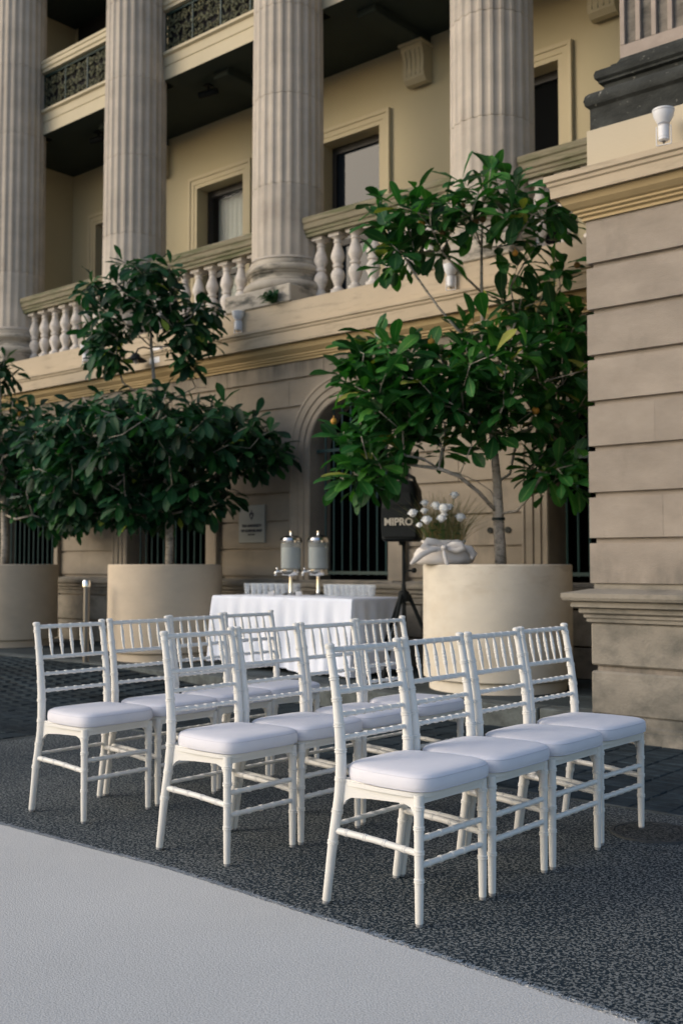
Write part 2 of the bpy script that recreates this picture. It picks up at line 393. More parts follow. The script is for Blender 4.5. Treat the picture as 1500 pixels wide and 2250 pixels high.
def copy_tree(o, parent=None):
    c = o.copy(); COL.objects.link(c); c.parent = parent
    for ch in [x for x in KIDS.get(o.name, [])]: copy_tree(ch, c)
    return c
KIDS = {}
def index_kids(root):
    for ch in root.children_recursive:
        KIDS.setdefault(ch.parent.name, []).append(ch)

def sm(a, b, x):
    t = max(0, min(1, (x - a) / (b - a))); return t * t * (3 - 2 * t)

# ------------------------------------------------------------------ the ground
PZ = 0.16                                        # level of the raised pavement by the building
KY = 6.86                                        # line of its kerb
def gz(x, y):                                    # block paving rises to the pavement level on the left
    return PZ * sm(4.95, KY, y) * sm(-6.2, -9.4, x)

g = MB(); g.add([(-200, -200, -0.03), (200, -200, -0.03), (200, 200, -0.03), (-200, 200, -0.03)], [(0, 1, 2, 3)])
tag(g.build('ground', 'flag'), 'dark grey ground stretching away round the building', kind='structure')

g = MB(); n = 1
g.box(-6.5, 9.0, -6.0, 4.95, -0.025, 0.0)
g.box(-30.0, -6.5, -6.0, 3.6, -0.025, -0.0)
tag(g.build('aggregate_paving', 'agg'), 'speckled dark exposed aggregate paving under the chairs', kind='structure')
# thin pale edge strips of the aggregate slab
g = MB(); g.box(-6.5, 9.0, 4.951, 4.975, -0.02, 0.004); g.box(-6.524, -6.501, 3.6, 4.975, -0.02, 0.004)
tag(g.build('aggregate_edge_strip', 'kerb'), 'thin pale edge between aggregate and block paving', kind='structure')

# manhole lid filled with the same aggregate
t = empty('drain_cover', (-2.08, 4.58, 0), label='dark round drain cover sunk in the aggregate beside the front chair row', cat='drain cover')
b = MB(); b.lathe([(0.17, 0.0), (0.17, 0.006)], 40); b.build('lid', 'aggdark', t)
b = MB(); b.lathe([(0.172, 0.0), (0.174, 0.0085), (0.188, 0.0085), (0.19, 0.0)], 40, caps=False); b.build('rim', 'lid', t, smooth=True, angle=0.6)

# carpet
EDGE = [(-9, 2.80), (-4.42, 2.757), (-3.26, 2.785), (-2.33, 2.730), (-1.287, 2.655), (0, 2.60), (4, 2.45)]
def edge_y(x):
    for (x0, y0), (x1, y1) in zip(EDGE, EDGE[1:]):
        if x0 <= x <= x1: return y0 + (y1 - y0) * (x - x0) / (x1 - x0)
    return 2.45
rnd = random.Random(3)
g = MB(); xs = []; x = -9.0
while x < 4: xs.append(x); x += 0.012 if -5.2 < x < 0.2 else 0.2
top = [(x, edge_y(x) + rnd.uniform(-0.006, 0.008) + 0.006 * noise.noise(Vector((x * 9, 0, 0))), 0.012) for x in xs]
vs = top + [(p[0], p[1] + 0.003, 0.001) for p in top] + [(p[0], -5.0, 0.012) for p in top]
m_ = len(top); fs = []
for i in range(m_ - 1): fs += [(i, i + 1, i + 1 + m_, i + m_), (i + 2 * m_, i + 1 + 2 * m_, i + 1, i)]
g.add(vs, fs)
carpet = tag(g.build('carpet', 'carpet'), 'pale grey short pile carpet runner along the aisle', kind='structure')
g = MB()
for i in range(5200):
    x = rnd.uniform(-5.2, 0.2); y = edge_y(x) + rnd.uniform(-0.012, 0.004)
    a = rnd.gauss(0, 0.6); l = rnd.uniform(0.008, 0.034); w_ = 0.0032
    dx, dy = math.sin(a) * l, math.cos(a) * l
    z = 0.012
    g.add([(x - w_, y, z), (x + w_, y, z), (x + dx, y + dy, rnd.uniform(0.002, 0.016)), (x, y, z + 0.003)], [(0, 1, 2), (0, 2, 3), (1, 3, 2)])
o = g.build('pile_fringe', 'carpet', carpet); o['kind'] = 'stuff'

# bed of the block paving (follows gz) and the blocks themselves
def sheet(x0, x1, y0, y1, nx, ny, dz):
    g = MB(); vs = []; fs = []
    for j in range(ny + 1):
        for i in range(nx + 1):
            x = x0 + (x1 - x0) * i / nx; y = y0 + (y1 - y0) * j / ny; vs.append((x, y, gz(x, y) + dz))
    for j in range(ny):
        for i in range(nx): a = j * (nx + 1) + i; fs.append((a, a + 1, a + nx + 2, a + nx + 1))
    return g.add(vs, fs)
g = sheet(-6.526, 9.0, 4.976, KY, 60, 12, -0.008)
g2 = sheet(-30, -6.526, 3.601, KY, 60, 20, -0.006); g.add(g2.v, g2.f)
pav = tag(g.build('paving', 'joint'), 'dark blue grey block paving with mossy joints', kind='structure')
bm_ = MB(); bm_.box(-0.0965, 0.0965, -0.0465, 0.0465, -0.03, 0.0, 0.006)
blk = bm_.build('paving_block', 'sett', pav); blk_me = blk.data
bpy.data.objects.remove(blk)
far = MB(); cells = []
for ix in range(0, 124):
    x = -1.2 - 0.1 - ix * 0.2
    for iy in range(-14, 20):
        y = 5.03 + iy * 0.1 + (0.05 if ix % 2 else 0)
        if y > KY - 0.05: continue
        if y < 5.02 and x > -6.65: continue
        if y < 3.66 or x < -17: continue
        cells.append((x, y))
cells.sort(key=lambda c: 0.649 * -c[0] + 0.76 * c[1] + (40 if c[0] > -1.75 - 0 * c[1] and c[1] < 5.2 else 0))
for i, (x, y) in enumerate(cells):
    z = gz(x, y) + rnd.uniform(-0.003, 0.002); rx, ry, rz = rnd.gauss(0, 0.012), rnd.gauss(0, 0.012), rnd.gauss(0, 0.014)
    if i < 296:
        inst('paving_block', blk_me, pav, (x + rnd.gauss(0, .0012), y + rnd.gauss(0, .0012), z), (rx, ry, rz))
    else:
        q = Matrix.Translation((x, y, z)) @ Matrix.Rotation(rx, 4, 'X') @ Matrix.Rotation(ry, 4, 'Y') @ Matrix.Rotation(rz, 4, 'Z')
        hx, hy = 0.0965, 0.0465
        far.add([q @ Vector(p) for p in [(-hx, -hy, -.02), (hx, -hy, -.02), (hx, hy, -.02), (-hx, hy, -.02), (-hx + .004, -hy + .004, 0), (hx - .004, -hy + .004, 0), (hx - .004, hy - .004, 0), (-hx + .004, hy - .004, 0)]],
                [(4, 5, 6, 7), (0, 1, 5, 4), (1, 2, 6, 5), (2, 3, 7, 6), (3, 0, 4, 7)])
o = far.build('paving_block', 'sett_far', pav); o['kind'] = 'stuff'

# raised pavement: kerb stones and flagstones
pv = MB(); pv.box(-30, 9, KY + 0.20, 12, -0.02, PZ - 0.014)
pvo = tag(pv.build('pavement', 'joint'), 'raised pavement of dark flagstones along the building', kind='structure')
x = -22.0; i = 0
while x < -1.0:
    L_ = rnd.uniform(0.85, 1.15); b = MB()
    b.box(x + 0.006, x + L_ - 0.006, KY, KY + 0.197, -0.02, PZ - 0.001 * (i % 3), 0.01)
    b.build('kerb_stone', 'kerb', pvo); x += L_; i += 1
y = KY + 0.20; row = 0
while y < 9.4:
    dy = (0.62, 0.55, 0.66)[row % 3]; x = -21.6 - 0.3 * (row % 2)
    while x < -1.0:
        L_ = rnd.uniform(0.7, 1.1); b = MB()
        b.box(x + 0.005, x + L_ - 0.005, y + 0.004, y + dy - 0.004, PZ - 0.013, PZ + rnd.uniform(-0.003, 0.001), 0.004)
        b.build('flagstone', 'flag', pvo); x += L_
    y += dy; row += 1

# ------------------------------------------------------------------ the building
B = empty('stone_building', (-8.6, 8.8, 0), label='classical sandstone building with fluted columns, balustrades and a yellow plastered loggia', cat='building')
BO = Vector((-8.6, 8.8, 0))
class PB(MB):                                     # geometry given in world coordinates, stored relative to the building's empty
    def build(s, name, mats, parent=None, **k):
        s.v = [(p[0] - BO.x, p[1] - BO.y, p[2] - BO.z) for p in s.v]
        return MB.build(s, name, mats, parent or B, **k)
def part_empty(name, parent=None, label=None):
    o = empty(name, (0, 0, 0), parent=parent or B)
    if label: o['label'] = label
    return o
WY = 8.8
COURSE = [1.05, 1.37, 1.685, 2.01, 2.335, 2.655, 2.975, 3.30]
OPEN = [  # x0, x1, spring, surround width
    (-14.34, -12.82, 2.20, 0.16), (-11.20, -9.68, 2.20, 0.24), (-7.98, -6.88, 2.47, 0.26), (-4.98, -3.70, 2.20, 0.26)]
def arc_x(o, z, side, extra):                    # boundary of an opening (with its surround) at height z; side -1 left, +1 right
    x0, x1, sp, _ = o; c = (x0 + x1) / 2; r = (x1 - x0) / 2 + extra
    if z <= sp: return c + side * r
    d = z - sp
    return c + side * math.sqrt(max(0, r * r - d * d))
segs = []
lims = [(-22.0, None)] + [(None, None)] * 0
for i in range(len(OPEN) + 1):
    segs.append((OPEN[i - 1] if i > 0 else None, OPEN[i] if i < len(OPEN) else None))
XL, XR = -20.0, -3.45
def seg_poly(lo, ro, z0, z1, ex, xa=None, xb=None):
    zs = [z0 + (z1 - z0) * k / 6 for k in range(7)]
    lx = [(arc_x(lo, z, +1, lo[3] + ex) if lo else XL) for z in zs]
    rx = [(arc_x(ro, z, -1, ro[3] + ex) if ro else XR) for z in zs]
    if xa is not None: lx = [max(v, xa) for v in lx]
    if xb is not None: rx = [min(v, xb) for v in rx]
    if all(b_ - a_ < 0.03 for a_, b_ in zip(lx, rx)): return None
    rx = [max(a_ + 0.002, b_) for a_, b_ in zip(lx, rx)]
    poly = [(a_, z) for a_, z in zip(lx, zs)]; poly2 = [(b_, z) for b_, z in zip(rx, zs)]
    def slim(p):
        if max(abs(q[0] - p[0][0]) for q in p) < 1e-5: return [p[0], p[-1]]
        return p
    return slim(poly2) + slim(poly)[::-1]
wall = part_empty('wall', label='rusticated sandstone ground floor wall')
b = PB()
for lo, ro in segs:                              # backing behind the joints
    for z0, z1 in [(PZ, 2.2), (2.2, 2.47), (2.47, 3.0), (3.0, 3.5)]:
        p = seg_poly(lo, ro, z0, z1, -0.05)
        if p: b.prism(p, WY + 0.03, WY + 0.32)
b.build('wall_core', 'sand', wall)
rr = random.Random(11)
zs = COURSE
for lo, ro in segs:
    for k in range(len(zs) - 1):
        xa = arc_x(lo, zs[k] + .1, 1, lo[3]) if lo else XL; xb = arc_x(ro, zs[k] + .1, -1, ro[3]) if ro else XR
        cuts = [None]
        if xb - xa > 1.3:
            nn = int((xb - xa) / 1.05); off = 0.5 if k % 2 else 0.0
            for q in range(1, nn + 1):
                cx = xa + (xb - xa) * (q - off * 0.9) / (nn + 0.2)
                if xa + 0.25 < cx < xb - 0.25: cuts.append(cx)
        cuts.append(None)
        for a_, c_ in zip(cuts, cuts[1:]):
            p = seg_poly(lo, ro, zs[k] + 0.018, zs[k + 1] - 0.014, 0.006, a_ if a_ is None else a_ + 0.003, c_ if c_ is None else c_ - 0.003)
            if p:
                q = PB(); q.prism(p, WY + rr.uniform(-0.003, 0.002), WY + 0.045); q.build('stone', 'sand', wall)
# frieze course under the cornice
x = XL
while x < XR:
    L_ = rr.uniform(1.2, 1.6); q = PB(); q.box(x + .003, min(x + L_, XR) - .003, WY + rr.uniform(0, .003), WY + .045, 3.318, 3.52); q.build('stone', 'sand', wall); x += L_
# plinth below
for lo, ro in segs:
    xa = (lo[1] + 0.0) if lo else XL; xb = ro[0] if ro else XR
PL = [(0.46, 0.78), (0.17, 0.445)]
for z0, z1 in PL:
    x = XL
    while x < XR:
        L_ = rr.uniform(0.9, 1.4); q = PB(); q.box(x + .004, min(x + L_, XR) - .004, WY - 0.045, WY + .03, z0, z1, .006)
        q.build('stone', 'plinth', wall); x += L_
def strip(path, prof, mats_=None):               # path: list of functions p -> (x, y)
    return [[(*f(p), z) for p, z in prof] for f in path]
LEDGE = [(0.0, 0.80), (0.02, 0.80), (0.02, 0.825), (0.035, 0.83), (0.035, 0.85), (0.06, 0.865), (0.06, 0.895), (0.10, 0.905), (0.10, 0.94), (0.14, 0.95), (0.15, 0.97), (0.15, 1.0), (0.0, 1.03)]
q = PB(); q.sweep(strip([lambda p: (XL, WY - p * .8), lambda p: (XR, WY - p * .8)], LEDGE)); q.build('ledge', 'plinth', wall)

# arched surrounds, reveals, grilles and the dark rooms behind
def arch_rows(o, prof, z0):
    x0, x1, sp, _ = o; c = (x0 + x1) / 2; r = (x1 - x0) / 2; rows = []
    rows.append([(c - r - d, y, z0) for d, y in prof])
    for k in range(0, 25):
        a = PI - PI * k / 24
        rows.append([(c + (r + d) * math.cos(a), y, sp + (r + d) * math.sin(a)) for d, y in prof])
    rows.append([(c + r + d, y, z0) for d, y in prof]); return rows
for i, o in enumerate(OPEN):
    x0, x1, sp, sw = o; c = (x0 + x1) / 2; r = (x1 - x0) / 2
    op = part_empty('arched_opening')
    q = PB(); W2 = sw
    prof = [(0.0, 9.15), (0.0, 8.80), (0.012, 8.785), (0.07, 8.785), (0.075, 8.770), (W2 * .55, 8.770), (W2 * .58, 8.755), (W2 * .85, 8.750), (W2 * .9, 8.738), (W2, 8.742), (W2, 8.86)]
    q.sweep(arch_rows(o, prof, 1.03)); q.build('surround', 'frieze' if False else 'sand', op, smooth=True, angle=0.5)
    q = PB(); q.box(x0 - .1, x1 + .1, 8.74, 9.2, 0.93, 1.03, .008); q.build('sill', 'plinth', op)
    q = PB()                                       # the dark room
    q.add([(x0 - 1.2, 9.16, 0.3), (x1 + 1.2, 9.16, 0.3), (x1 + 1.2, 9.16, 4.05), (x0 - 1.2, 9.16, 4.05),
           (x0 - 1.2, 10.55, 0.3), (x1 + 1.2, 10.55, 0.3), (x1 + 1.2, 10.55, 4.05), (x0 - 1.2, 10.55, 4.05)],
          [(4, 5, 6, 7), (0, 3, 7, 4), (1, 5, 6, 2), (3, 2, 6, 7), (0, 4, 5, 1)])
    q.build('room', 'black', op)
    n = int((x1 - x0) / 0.115); sp_ = (x1 - x0) / n
    for k in range(1, n):
        x = x0 + sp_ * k; zt = sp + math.sqrt(max(0, r * r - (x - c) ** 2)) - .01
        q = PB(); q.tube([(x, 8.93, 1.08), (x, 8.93, zt)], 0.012, 6); q.build('bar', 'iron', op)
    q = PB(); q.box(x0, x1, 8.915, 8.945, 1.09, 1.125); q.build('grille_rail', 'iron', op)
    q = PB(); q.box(x0, x1, 8.915, 8.945, sp - .02, sp + .015); q.build('grille_rail', 'iron', op)
# carved block panels in the wall behind the right tree (two small round vents)
q = PB()
for x in (-5.62, -5.42):
    q.lathe([(0.028, 0), (0.03, 0.004), (0.03, 0.01)], 14)
    for k in range(len(q.v) - 42, len(q.v)):
        v = q.v[k]; q.v[k] = (x + v[0], WY - 0.004 - v[2], 1.53 + v[1])
q.build('vent', 'darkstone', wall)

# cornice of the facade
CORN = [(0.0, 3.50), (0.025, 3.50), (0.025, 3.52), (0.05, 3.53), (0.05, 3.545), (0.07, 3.555), (0.07, 3.57), (0.09, 3.585), (0.125, 3.615), (0.14, 3.66), (0.14, 3.685), (0.185, 3.685), (0.185, 3.675), (0.205, 3.675),
        (0.21, 3.80), (0.225, 3.815), (0.228, 3.835), (0.245, 3.845), (0.245, 3.875), (0.16, 3.90), (0.155, 4.15), (-0.55, 4.15)]
cm = [0] * 9 + [0, 0, 0, 1] + [1] * 6 + [1, 2] + [1] * 10
q = PB(); q.sweep(strip([lambda p: (XL, WY - p), lambda p: (XR + 0.05, WY - p)], CORN), cm[:len(CORN) - 1])
q.build('cornice', ['ochre', 'fascia', 'plaster'])

# ---- the pier (projecting block at the right)
pier = part_empty('pier', label='projecting rusticated stone pier at the right end')
PX0, PX1, PY0 = -3.54, -1.10, 6.82
q = PB(); q.box(PX0 + 0.035, PX1 - 0.035, PY0 + 0.035, WY + .1, 0.0, 3.64); q.build('pier_core', 'pier', pier)
pz = [1.07, 1.365, 1.685, 2.01, 2.33, 2.655, 2.98, 3.31, 3.64]
def pier_row(z0, z1, ex, mt, cuts, gap=0.0012, bev=0.0, top=True):
    xs_ = [PX0 - ex] + cuts + [PX1 + ex]
    for a_, b_ in zip(xs_, xs_[1:]):
        q = PB(); q.box(a_ + (gap / 2 if a_ != xs_[0] else 0), b_ - (gap / 2 if b_ != xs_[-1] else 0), PY0 - ex + rr.uniform(0, .002), PY0 + 0.30, z0, z1, bev)
        q.build('stone', mt, pier)
    ys_ = [PY0 + 0.304, PY0 + 1.0, PY0 + 1.7, WY]
    for a_, b_ in zip(ys_, ys_[1:]):
        q = PB(); q.box(PX0 - ex, PX0 + 0.1, a_ + gap / 2, b_, z0, z1, bev); q.build('stone', mt, pier)
for k in range(len(pz) - 1):
    cuts = [[-2.35], [-3.0, -1.9], [-2.55], [-3.05, -2.0], [-2.6, -1.7], [-2.0], [-2.5], [-2.0]][k]
    pier_row(pz[k] + (0.0 if k == 0 else 0.02), pz[k + 1] - 0.018 if k < 7 else 3.64, 0.0, 'pier', cuts)
# necking block just above the ledge
pier_row(1.02, 1.066, -0.02, 'plinth', [-2.2])
def pp(x0, y0, x1): return [lambda p: (x0 - p, WY), lambda p: (x0 - p, y0 - p), lambda p: (x1 + p, y0 - p), lambda p: (x1 + p, WY)]
q = PB(); q.sweep(strip(pp(PX0, PY0, PX1), LEDGE)); q.build('ledge', 'plinth', pier)
pier_row(0.50, 0.795, -0.0, 'plinth', [-2.3], gap=.004, bev=0.012)
pier_row(0.165, 0.46, -0.0, 'plinth', [-2.75], gap=.004, bev=0.012)
q = PB(); q.sweep(strip(pp(PX0, PY0, PX1), [(-.03, 0.165), (.02, 0.165), (.02, 0.11), (.035, 0.10), (.035, 0.075), (.05, 0.07), (.06, 0.0), (.06, -.03)])); q.build('foot_moulding', 'plinth', pier)
PC = [(0.0, 3.635), (0.02, 3.635), (0.02, 3.655), (0.043, 3.665), (0.043, 3.68), (0.065, 3.69), (0.065, 3.705), (0.085, 3.715), (0.12, 3.745), (0.14, 3.785), (0.14, 3.805), (0.165, 3.805), (0.165, 3.79), (0.18, 3.79),
      (0.185, 3.865), (0.198, 3.875), (0.202, 3.895), (0.218, 3.905), (0.218, 3.945), (0.0, 3.985)]
pm = [0] * 12 + [1] * 12
q = PB(); q.sweep(strip(pp(PX0, PY0, PX1), PC), pm[:len(PC) - 1]); q.build('cornice', ['ochre', 'fascia'], pier)
q = PB(); q.box(PX0 + .008, PX1 - .008, PY0 + .008, WY + 0.2, 3.93, 4.29, .004); q.build('plaster_block', 'plaster', pier)
# pilaster base and fluted pilaster
QX, QY, QX1 = -3.36, 7.02, -1.28
PBASE = [(0.16, 4.285), (0.16, 4.455), (0.165, 4.46), (0.185, 4.475), (0.195, 4.51), (0.185, 4.55), (0.165, 4.57), (0.10, 4.575), (0.10, 4.60), (0.085, 4.615), (0.085, 4.64), (0.115, 4.65), (0.115, 4.665), (0.135, 4.68), (0.14, 4.71), (0.13, 4.74), (0.10, 4.755), (0.05, 4.76), (0.05, 4.79), (0.02, 4.80), (0.0, 4.84)]
q = PB(); q.sweep(strip(pp(QX, QY, QX1), PBASE)); q.build('pilaster_base', 'darkstone', pier, smooth=True, angle=0.6)
pil = part_empty('pilaster', label='fluted grey pilaster standing on the pier')
q = PB(); q.box(QX + .002, QX1 - .002, QY + 0.03, WY + .2, 4.80, 12.5); q.build('shaft', 'pilaster', pil)
q = PB(); q.box(QX, QX1, QY, QY + 0.028, 4.805, 4.93); q.build('foot_band', 'fillet', pil)
x = QX
while x < QX1 - 0.03:
    q = PB(); q.box(x, x + 0.036, QY, QY + 0.029, 4.932, 12.5, .003); q.build('fillet', 'fillet', pil); x += 0.119

# ---- columns
COLX = [-17.3, -14.43, -11.545, -8.655, -5.79]; CY = 9.15
ZC = [4.74, 5.62, 6.69, 7.76, 8.83, 9.9, 12.5]
NF = 24
def flute(r, z, a):
    t_ = (a / (2 * PI) * NF) % 1.0
    if t_ < 0.26: return r
    s_ = (t_ - 0.26) / 0.74
    return r - 0.017 * math.sin(PI * s_) ** 0.8
angs = []
for k in range(NF):
    for t_ in (0.0, 0.13, 0.26, 0.33, 0.45, 0.63, 0.81, 0.93): angs.append((k + t_) / NF * 2 * PI)
def drum(z0, z1):
    q = MB(); vs = []; fs = []; n = len(angs)
    def rz(z): u = (z - 4.74) / 7.8; return 0.43 - 0.045 * u ** 1.4 if u > 0 else 0.43
    prof = [(z0 + 0.0, -0.008), (z0 + 0.012, 0.0), (z1 - 0.012, 0.0), (z1, -0.008)]
    if z0 < 4.8: prof = [(z0, 0.03), (z0 + 0.03, 0.004)] + prof[1:]
    for z, dr in prof:
        for a in angs:
            r = rz(z) + dr
            rr_ = flute(r, z, a) if not (z < 4.80) else r
            vs.append((rr_ * math.cos(a), rr_ * math.sin(a), z))
    for i in range(len(prof) - 1):
        for k in range(n): a = i * n + k; b_ = i * n + (k + 1) % n; fs.append((a, b_, b_ + n, a + n))
    q.add(vs, fs); return q
DR = []
for z0, z1 in zip(ZC, ZC[1:]):
    o = drum(z0, z1).build('drum', 'column', B, smooth=True, angle=0.45); DR.append(o.data); bpy.data.objects.remove(o)
q = MB(); q.box(-0.53, 0.53, -0.53, 0.53, 4.152, 4.36, .012); o = q.build('p', 'colbase', B); PLM = o.data; bpy.data.objects.remove(o)
q = MB(); pr = [(0.50, 4.36)]
for k in range(9): a = -PI / 2 + PI * k / 8; pr.append((0.475 + 0.055 * math.cos(a), 4.42 + 0.058 * math.sin(a)))
pr += [(0.468, 4.482), (0.468, 4.50), (0.445, 4.515), (0.438, 4.54), (0.448, 4.565), (0.47, 4.575), (0.47, 4.585)]
for k in range(7): a = -PI / 2 + PI * k / 6; pr.append((0.46 + 0.04 * math.cos(a), 4.63 + 0.043 * math.sin(a)))
pr += [(0.462, 4.68), (0.462, 4.70), (0.45, 4.73), (0.445, 4.745)]
q.lathe(pr, 64); o = q.build('p', 'colbase', B, smooth=True, angle=0.7); TOM = o.data; bpy.data.objects.remove(o)
for i, x in enumerate(COLX):
    c = empty('column', (x - BO.x, CY - BO.y, 0), parent=B)
    inst('plinth', PLM, c); inst('base_moulding', TOM, c)
    for k, me in enumerate(DR): inst('drum', me, c, rot=(0, 0, 2 * PI / NF * rr.randint(0, 23)))

# ---- balustrades
bprof = [(0.085, 0), (0.085, 0.06), (0.06, 0.065), (0.055, 0.085), (0.042, 0.10), (0.05, 0.13), (0.078, 0.20), (0.082, 0.235), (0.070, 0.275), (0.05, 0.30), (0.048, 0.315), (0.062, 0.322), (0.062, 0.345), (0.048, 0.352),
         (0.055, 0.375), (0.080, 0.425), (0.082, 0.455), (0.066, 0.51), (0.046, 0.565), (0.042, 0.60), (0.052, 0.605), (0.052, 0.622), (0.043, 0.628), (0.046, 0.645), (0.068, 0.665), (0.07, 0.672)]
q = MB(); q.lathe(bprof, 18, (0, 0, 4.272)); q.box(-0.08, 0.08, -0.08, 0.08, 4.944, 4.985)
o = q.build('p', 'baluster', B, smooth=True, angle=0.5); BAM = o.data; bpy.data.objects.remove(o)
RAIL = [(4.985, 0.13), (5.02, 0.13), (5.03, 0.145), (5.06, 0.145), (5.075, 0.165), (5.13, 0.17), (5.145, 0.185), (5.20, 0.185), (5.215, 0.16)]
ends = COLX + [-3.36]
for i in range(len(COLX)):
    xa = ends[i] + 0.40; xb = (ends[i + 1] - 0.40) if i < 4 else -3.40
    bal = part_empty('balustrade')
    q = PB()
    rows = [[(x, CY + s * y, z) for s, z, y in [(-1, z, y) for z, y in RAIL] + [(1, z, y) for z, y in RAIL[::-1]]] for x in (xa, xb)]
    for r_ in rows: r_.append(r_[0])
    q.sweep(rows)
    n_ = len(rows[0]) - 1
    q.f.append(tuple(range(n_))); q.mi.append(0); q.f.append(tuple(range(n_ + 1, 2 * n_ + 1))); q.mi.append(0)
    q.build('handrail', 'rail', bal)
    q = PB(); q.box(xa + .06, xb - .06, CY - .14, CY + .14, 4.152, 4.272, .006); q.build('base_course', 'colbase', bal)
    nb = max(2, round((xb - xa) / 0.268)); 
    for k in range(nb):
        x = xa + (xb - xa) * (k + 0.5) / nb
        inst('baluster', BAM, bal, (x - BO.x, CY - BO.y, rr.uniform(-.002, .002)), (0, 0, 0))

# ---- loggia: floor, back wall, windows, ceiling, beam, upper balcony
UY = 10.8; FB = 10.8 / 10.6
zf = lambda z: 1.2 + (z - 1.2) * FB
q = PB(); q.box(XL, 4.0, 8.86, UY + .3, 3.95, 4.149); q.build('loggia_floor', 'plinth')
CZ = 7.89
q = PB(); q.box(XL, -1.3, 9.62, UY + .3, CZ, 8.19); q.build('ceiling', 'ceiling')
# ceiling battens (boards show as fine lines)
# beam
BY = 9.35
zb = lambda z: 1.2 + (z - 1.2) * BY / 9.0
BP = [(0.30, 7.645), (0.30, 7.60), (0.0, 7.60), (0.0, 7.76), (0.012, 7.765), (0.012, 7.785), (0.0, 7.79), (-0.01, 7.90), (-0.05, 7.92), (-0.05, 7.955), (0.0, 7.96), (0.36, 7.96)]
for i in range(len(ends) - 1):
    xa, xb = ends[i] + 0.33, (ends[i + 1] - 0.33) if i < 4 else -3.37
    q = PB(); q.sweep([[(x, BY + p, zb(z)) for p, z in BP] for x in (xa, xb)], [1, 1] + [0] * 10); q.build('beam', ['beam', 'ceiling'])
    # balcony panel of cast iron scrollwork, framed by rails
    bp = part_empty('iron_balcony_panel')
    q = PB(); q.box(xa, xb, 9.38, 9.405, 8.222, 8.255); q.box(xa, xb, 9.38, 9.405, 8.775, 8.805)
    x = xa
    while x < xb: q.box(x, x + .018, 9.381, 9.404, 8.25, 8.78); x += (xb - xa - .018) / 4
    q.build('panel_frame', 'iron', bp)
    r3 = random.Random(5 + i); q = PB()
    for k in range(int((xb - xa) / 0.16)):
        for j in range(3):
            cx, cz = xa + 0.08 + k * 0.16 + r3.uniform(-.01, .01), 8.345 + j * 0.17
            d = 1 if (k + j) % 2 else -1; pts = []; rad = []
            for s_ in range(13):
                a = d * s_ / 12 * 2.3 * PI + (k % 3) * 2.1; r_ = 0.085 * (1 - 0.8 * s_ / 12)
                pts.append((cx + r_ * math.cos(a), 9.395 + 0.012 * math.sin(s_), cz + r_ * math.sin(a))); rad.append(0.010 + 0.006 * math.sin(s_ * 1.7))
            q.tube(pts, rad, 5)
            for l in range(4):
                a = l * PI / 2 + k + j * .7; p0 = Vector((cx, 9.40, cz)); p1 = p0 + Vector((math.cos(a) * .095, 0.0, math.sin(a) * .095)); sd_ = Vector((-math.sin(a), 0, math.cos(a))) * 0.022
                pm_ = (p0 + p1) / 2 + Vector((0, -.012, 0)); q.add([p0, pm_ + sd_, p1, pm_ - sd_, p0 + Vector((0, .006, 0)), p1 + Vector((0, .006, 0))], [(0, 1, 2), (0, 2, 3), (4, 2, 1), (4, 3, 2)])
    q.build('scrollwork', 'panel', bp)
    q = PB(); q.box(xa, xb, 9.43, 9.45, 8.21, 8.81); q.build('panel_shade_sheet', 'black', bp)  # black sheet paints in the shade seen through the open scrollwork
    HR = [(0.0, 8.525), (-0.03, 8.53), (-0.03, 8.57), (-0.05, 8.585), (-0.05, 8.64), (-0.065, 8.65), (-0.065, 8.69), (0.0, 8.71), (0.12, 8.71), (0.12, 8.525), (0.0, 8.525)]
    q = PB(); q.sweep([[(x, BY + p, zb(z)) for p, z in HR] for x in (xa, xb)]); q.build('handrail', 'beam', bp)
q = PB(); q.box(XL, -1.3, 8.9, UY + .3, 12.2, 12.9); q.build('entablature', 'pier')
q = PB(); q.box(XL, -1.3, 9.62, UY, 10.5, 10.6); q.build('upper_shade_ceiling', 'ceiling')  # unseen ceiling, added low to keep light off the upper back wall

# windows in the back wall: x0, x1, z0, z1, pane kind
WIN = [(-16.95, -15.95, 4.3, 6.86, 'dark'), (-14.37, -13.38, 4.3, 6.80, 'dark'), (-11.88, -10.90, 4.3, 6.83, 'curtain'), (-9.385, -8.395, 4.3, 6.86, 'sky'), (-6.80, -5.815, 4.3, 6.91, 'dark')]
WIN = [(a * FB, b_ * FB, zf(c) if c > 4.4 else c, zf(d), k) for a, b_, c, d, k in WIN]
uw = part_empty('back_wall', label='yellow plastered loggia wall with framed windows')
xs_ = [XL] + [v for w_ in WIN for v in (w_[0], w_[1])] + [-1.3]
for k in range(0, len(xs_), 2):
    q = PB(); q.box(xs_[k], xs_[k + 1], UY, UY + .28, 4.15, CZ); q.build('wall_panel', 'wallup', uw)
for w_ in WIN:
    q = PB(); q.box(w_[0], w_[1], UY, UY + .28, w_[3], CZ); q.build('wall_panel', 'wallup', uw)
    q = PB(); q.box(w_[0], w_[1], UY, UY + .28, 4.15, w_[2]); q.build('wall_panel', 'wallup', uw)
q = PB(); q.box(XL, -1.3, UY, UY + .28, 8.19, 12.2); q.build('upper_back_wall', 'wallup', uw)
q = PB(); q.box(-15.6, -15.31, 9.3, UY - .002, 4.15, CZ); q.build('cross_wall', 'wallup', uw)
q = PB(); q.box(-15.6, -15.31, 9.5, UY - .002, 8.2, 12.2); q.build('cross_wall', 'wallup', uw)
q = PB(); q.box(-15.2, -14.15, UY - .02, UY - .004, 8.25, 11.0); q.build('upper_doorway', 'black', uw)
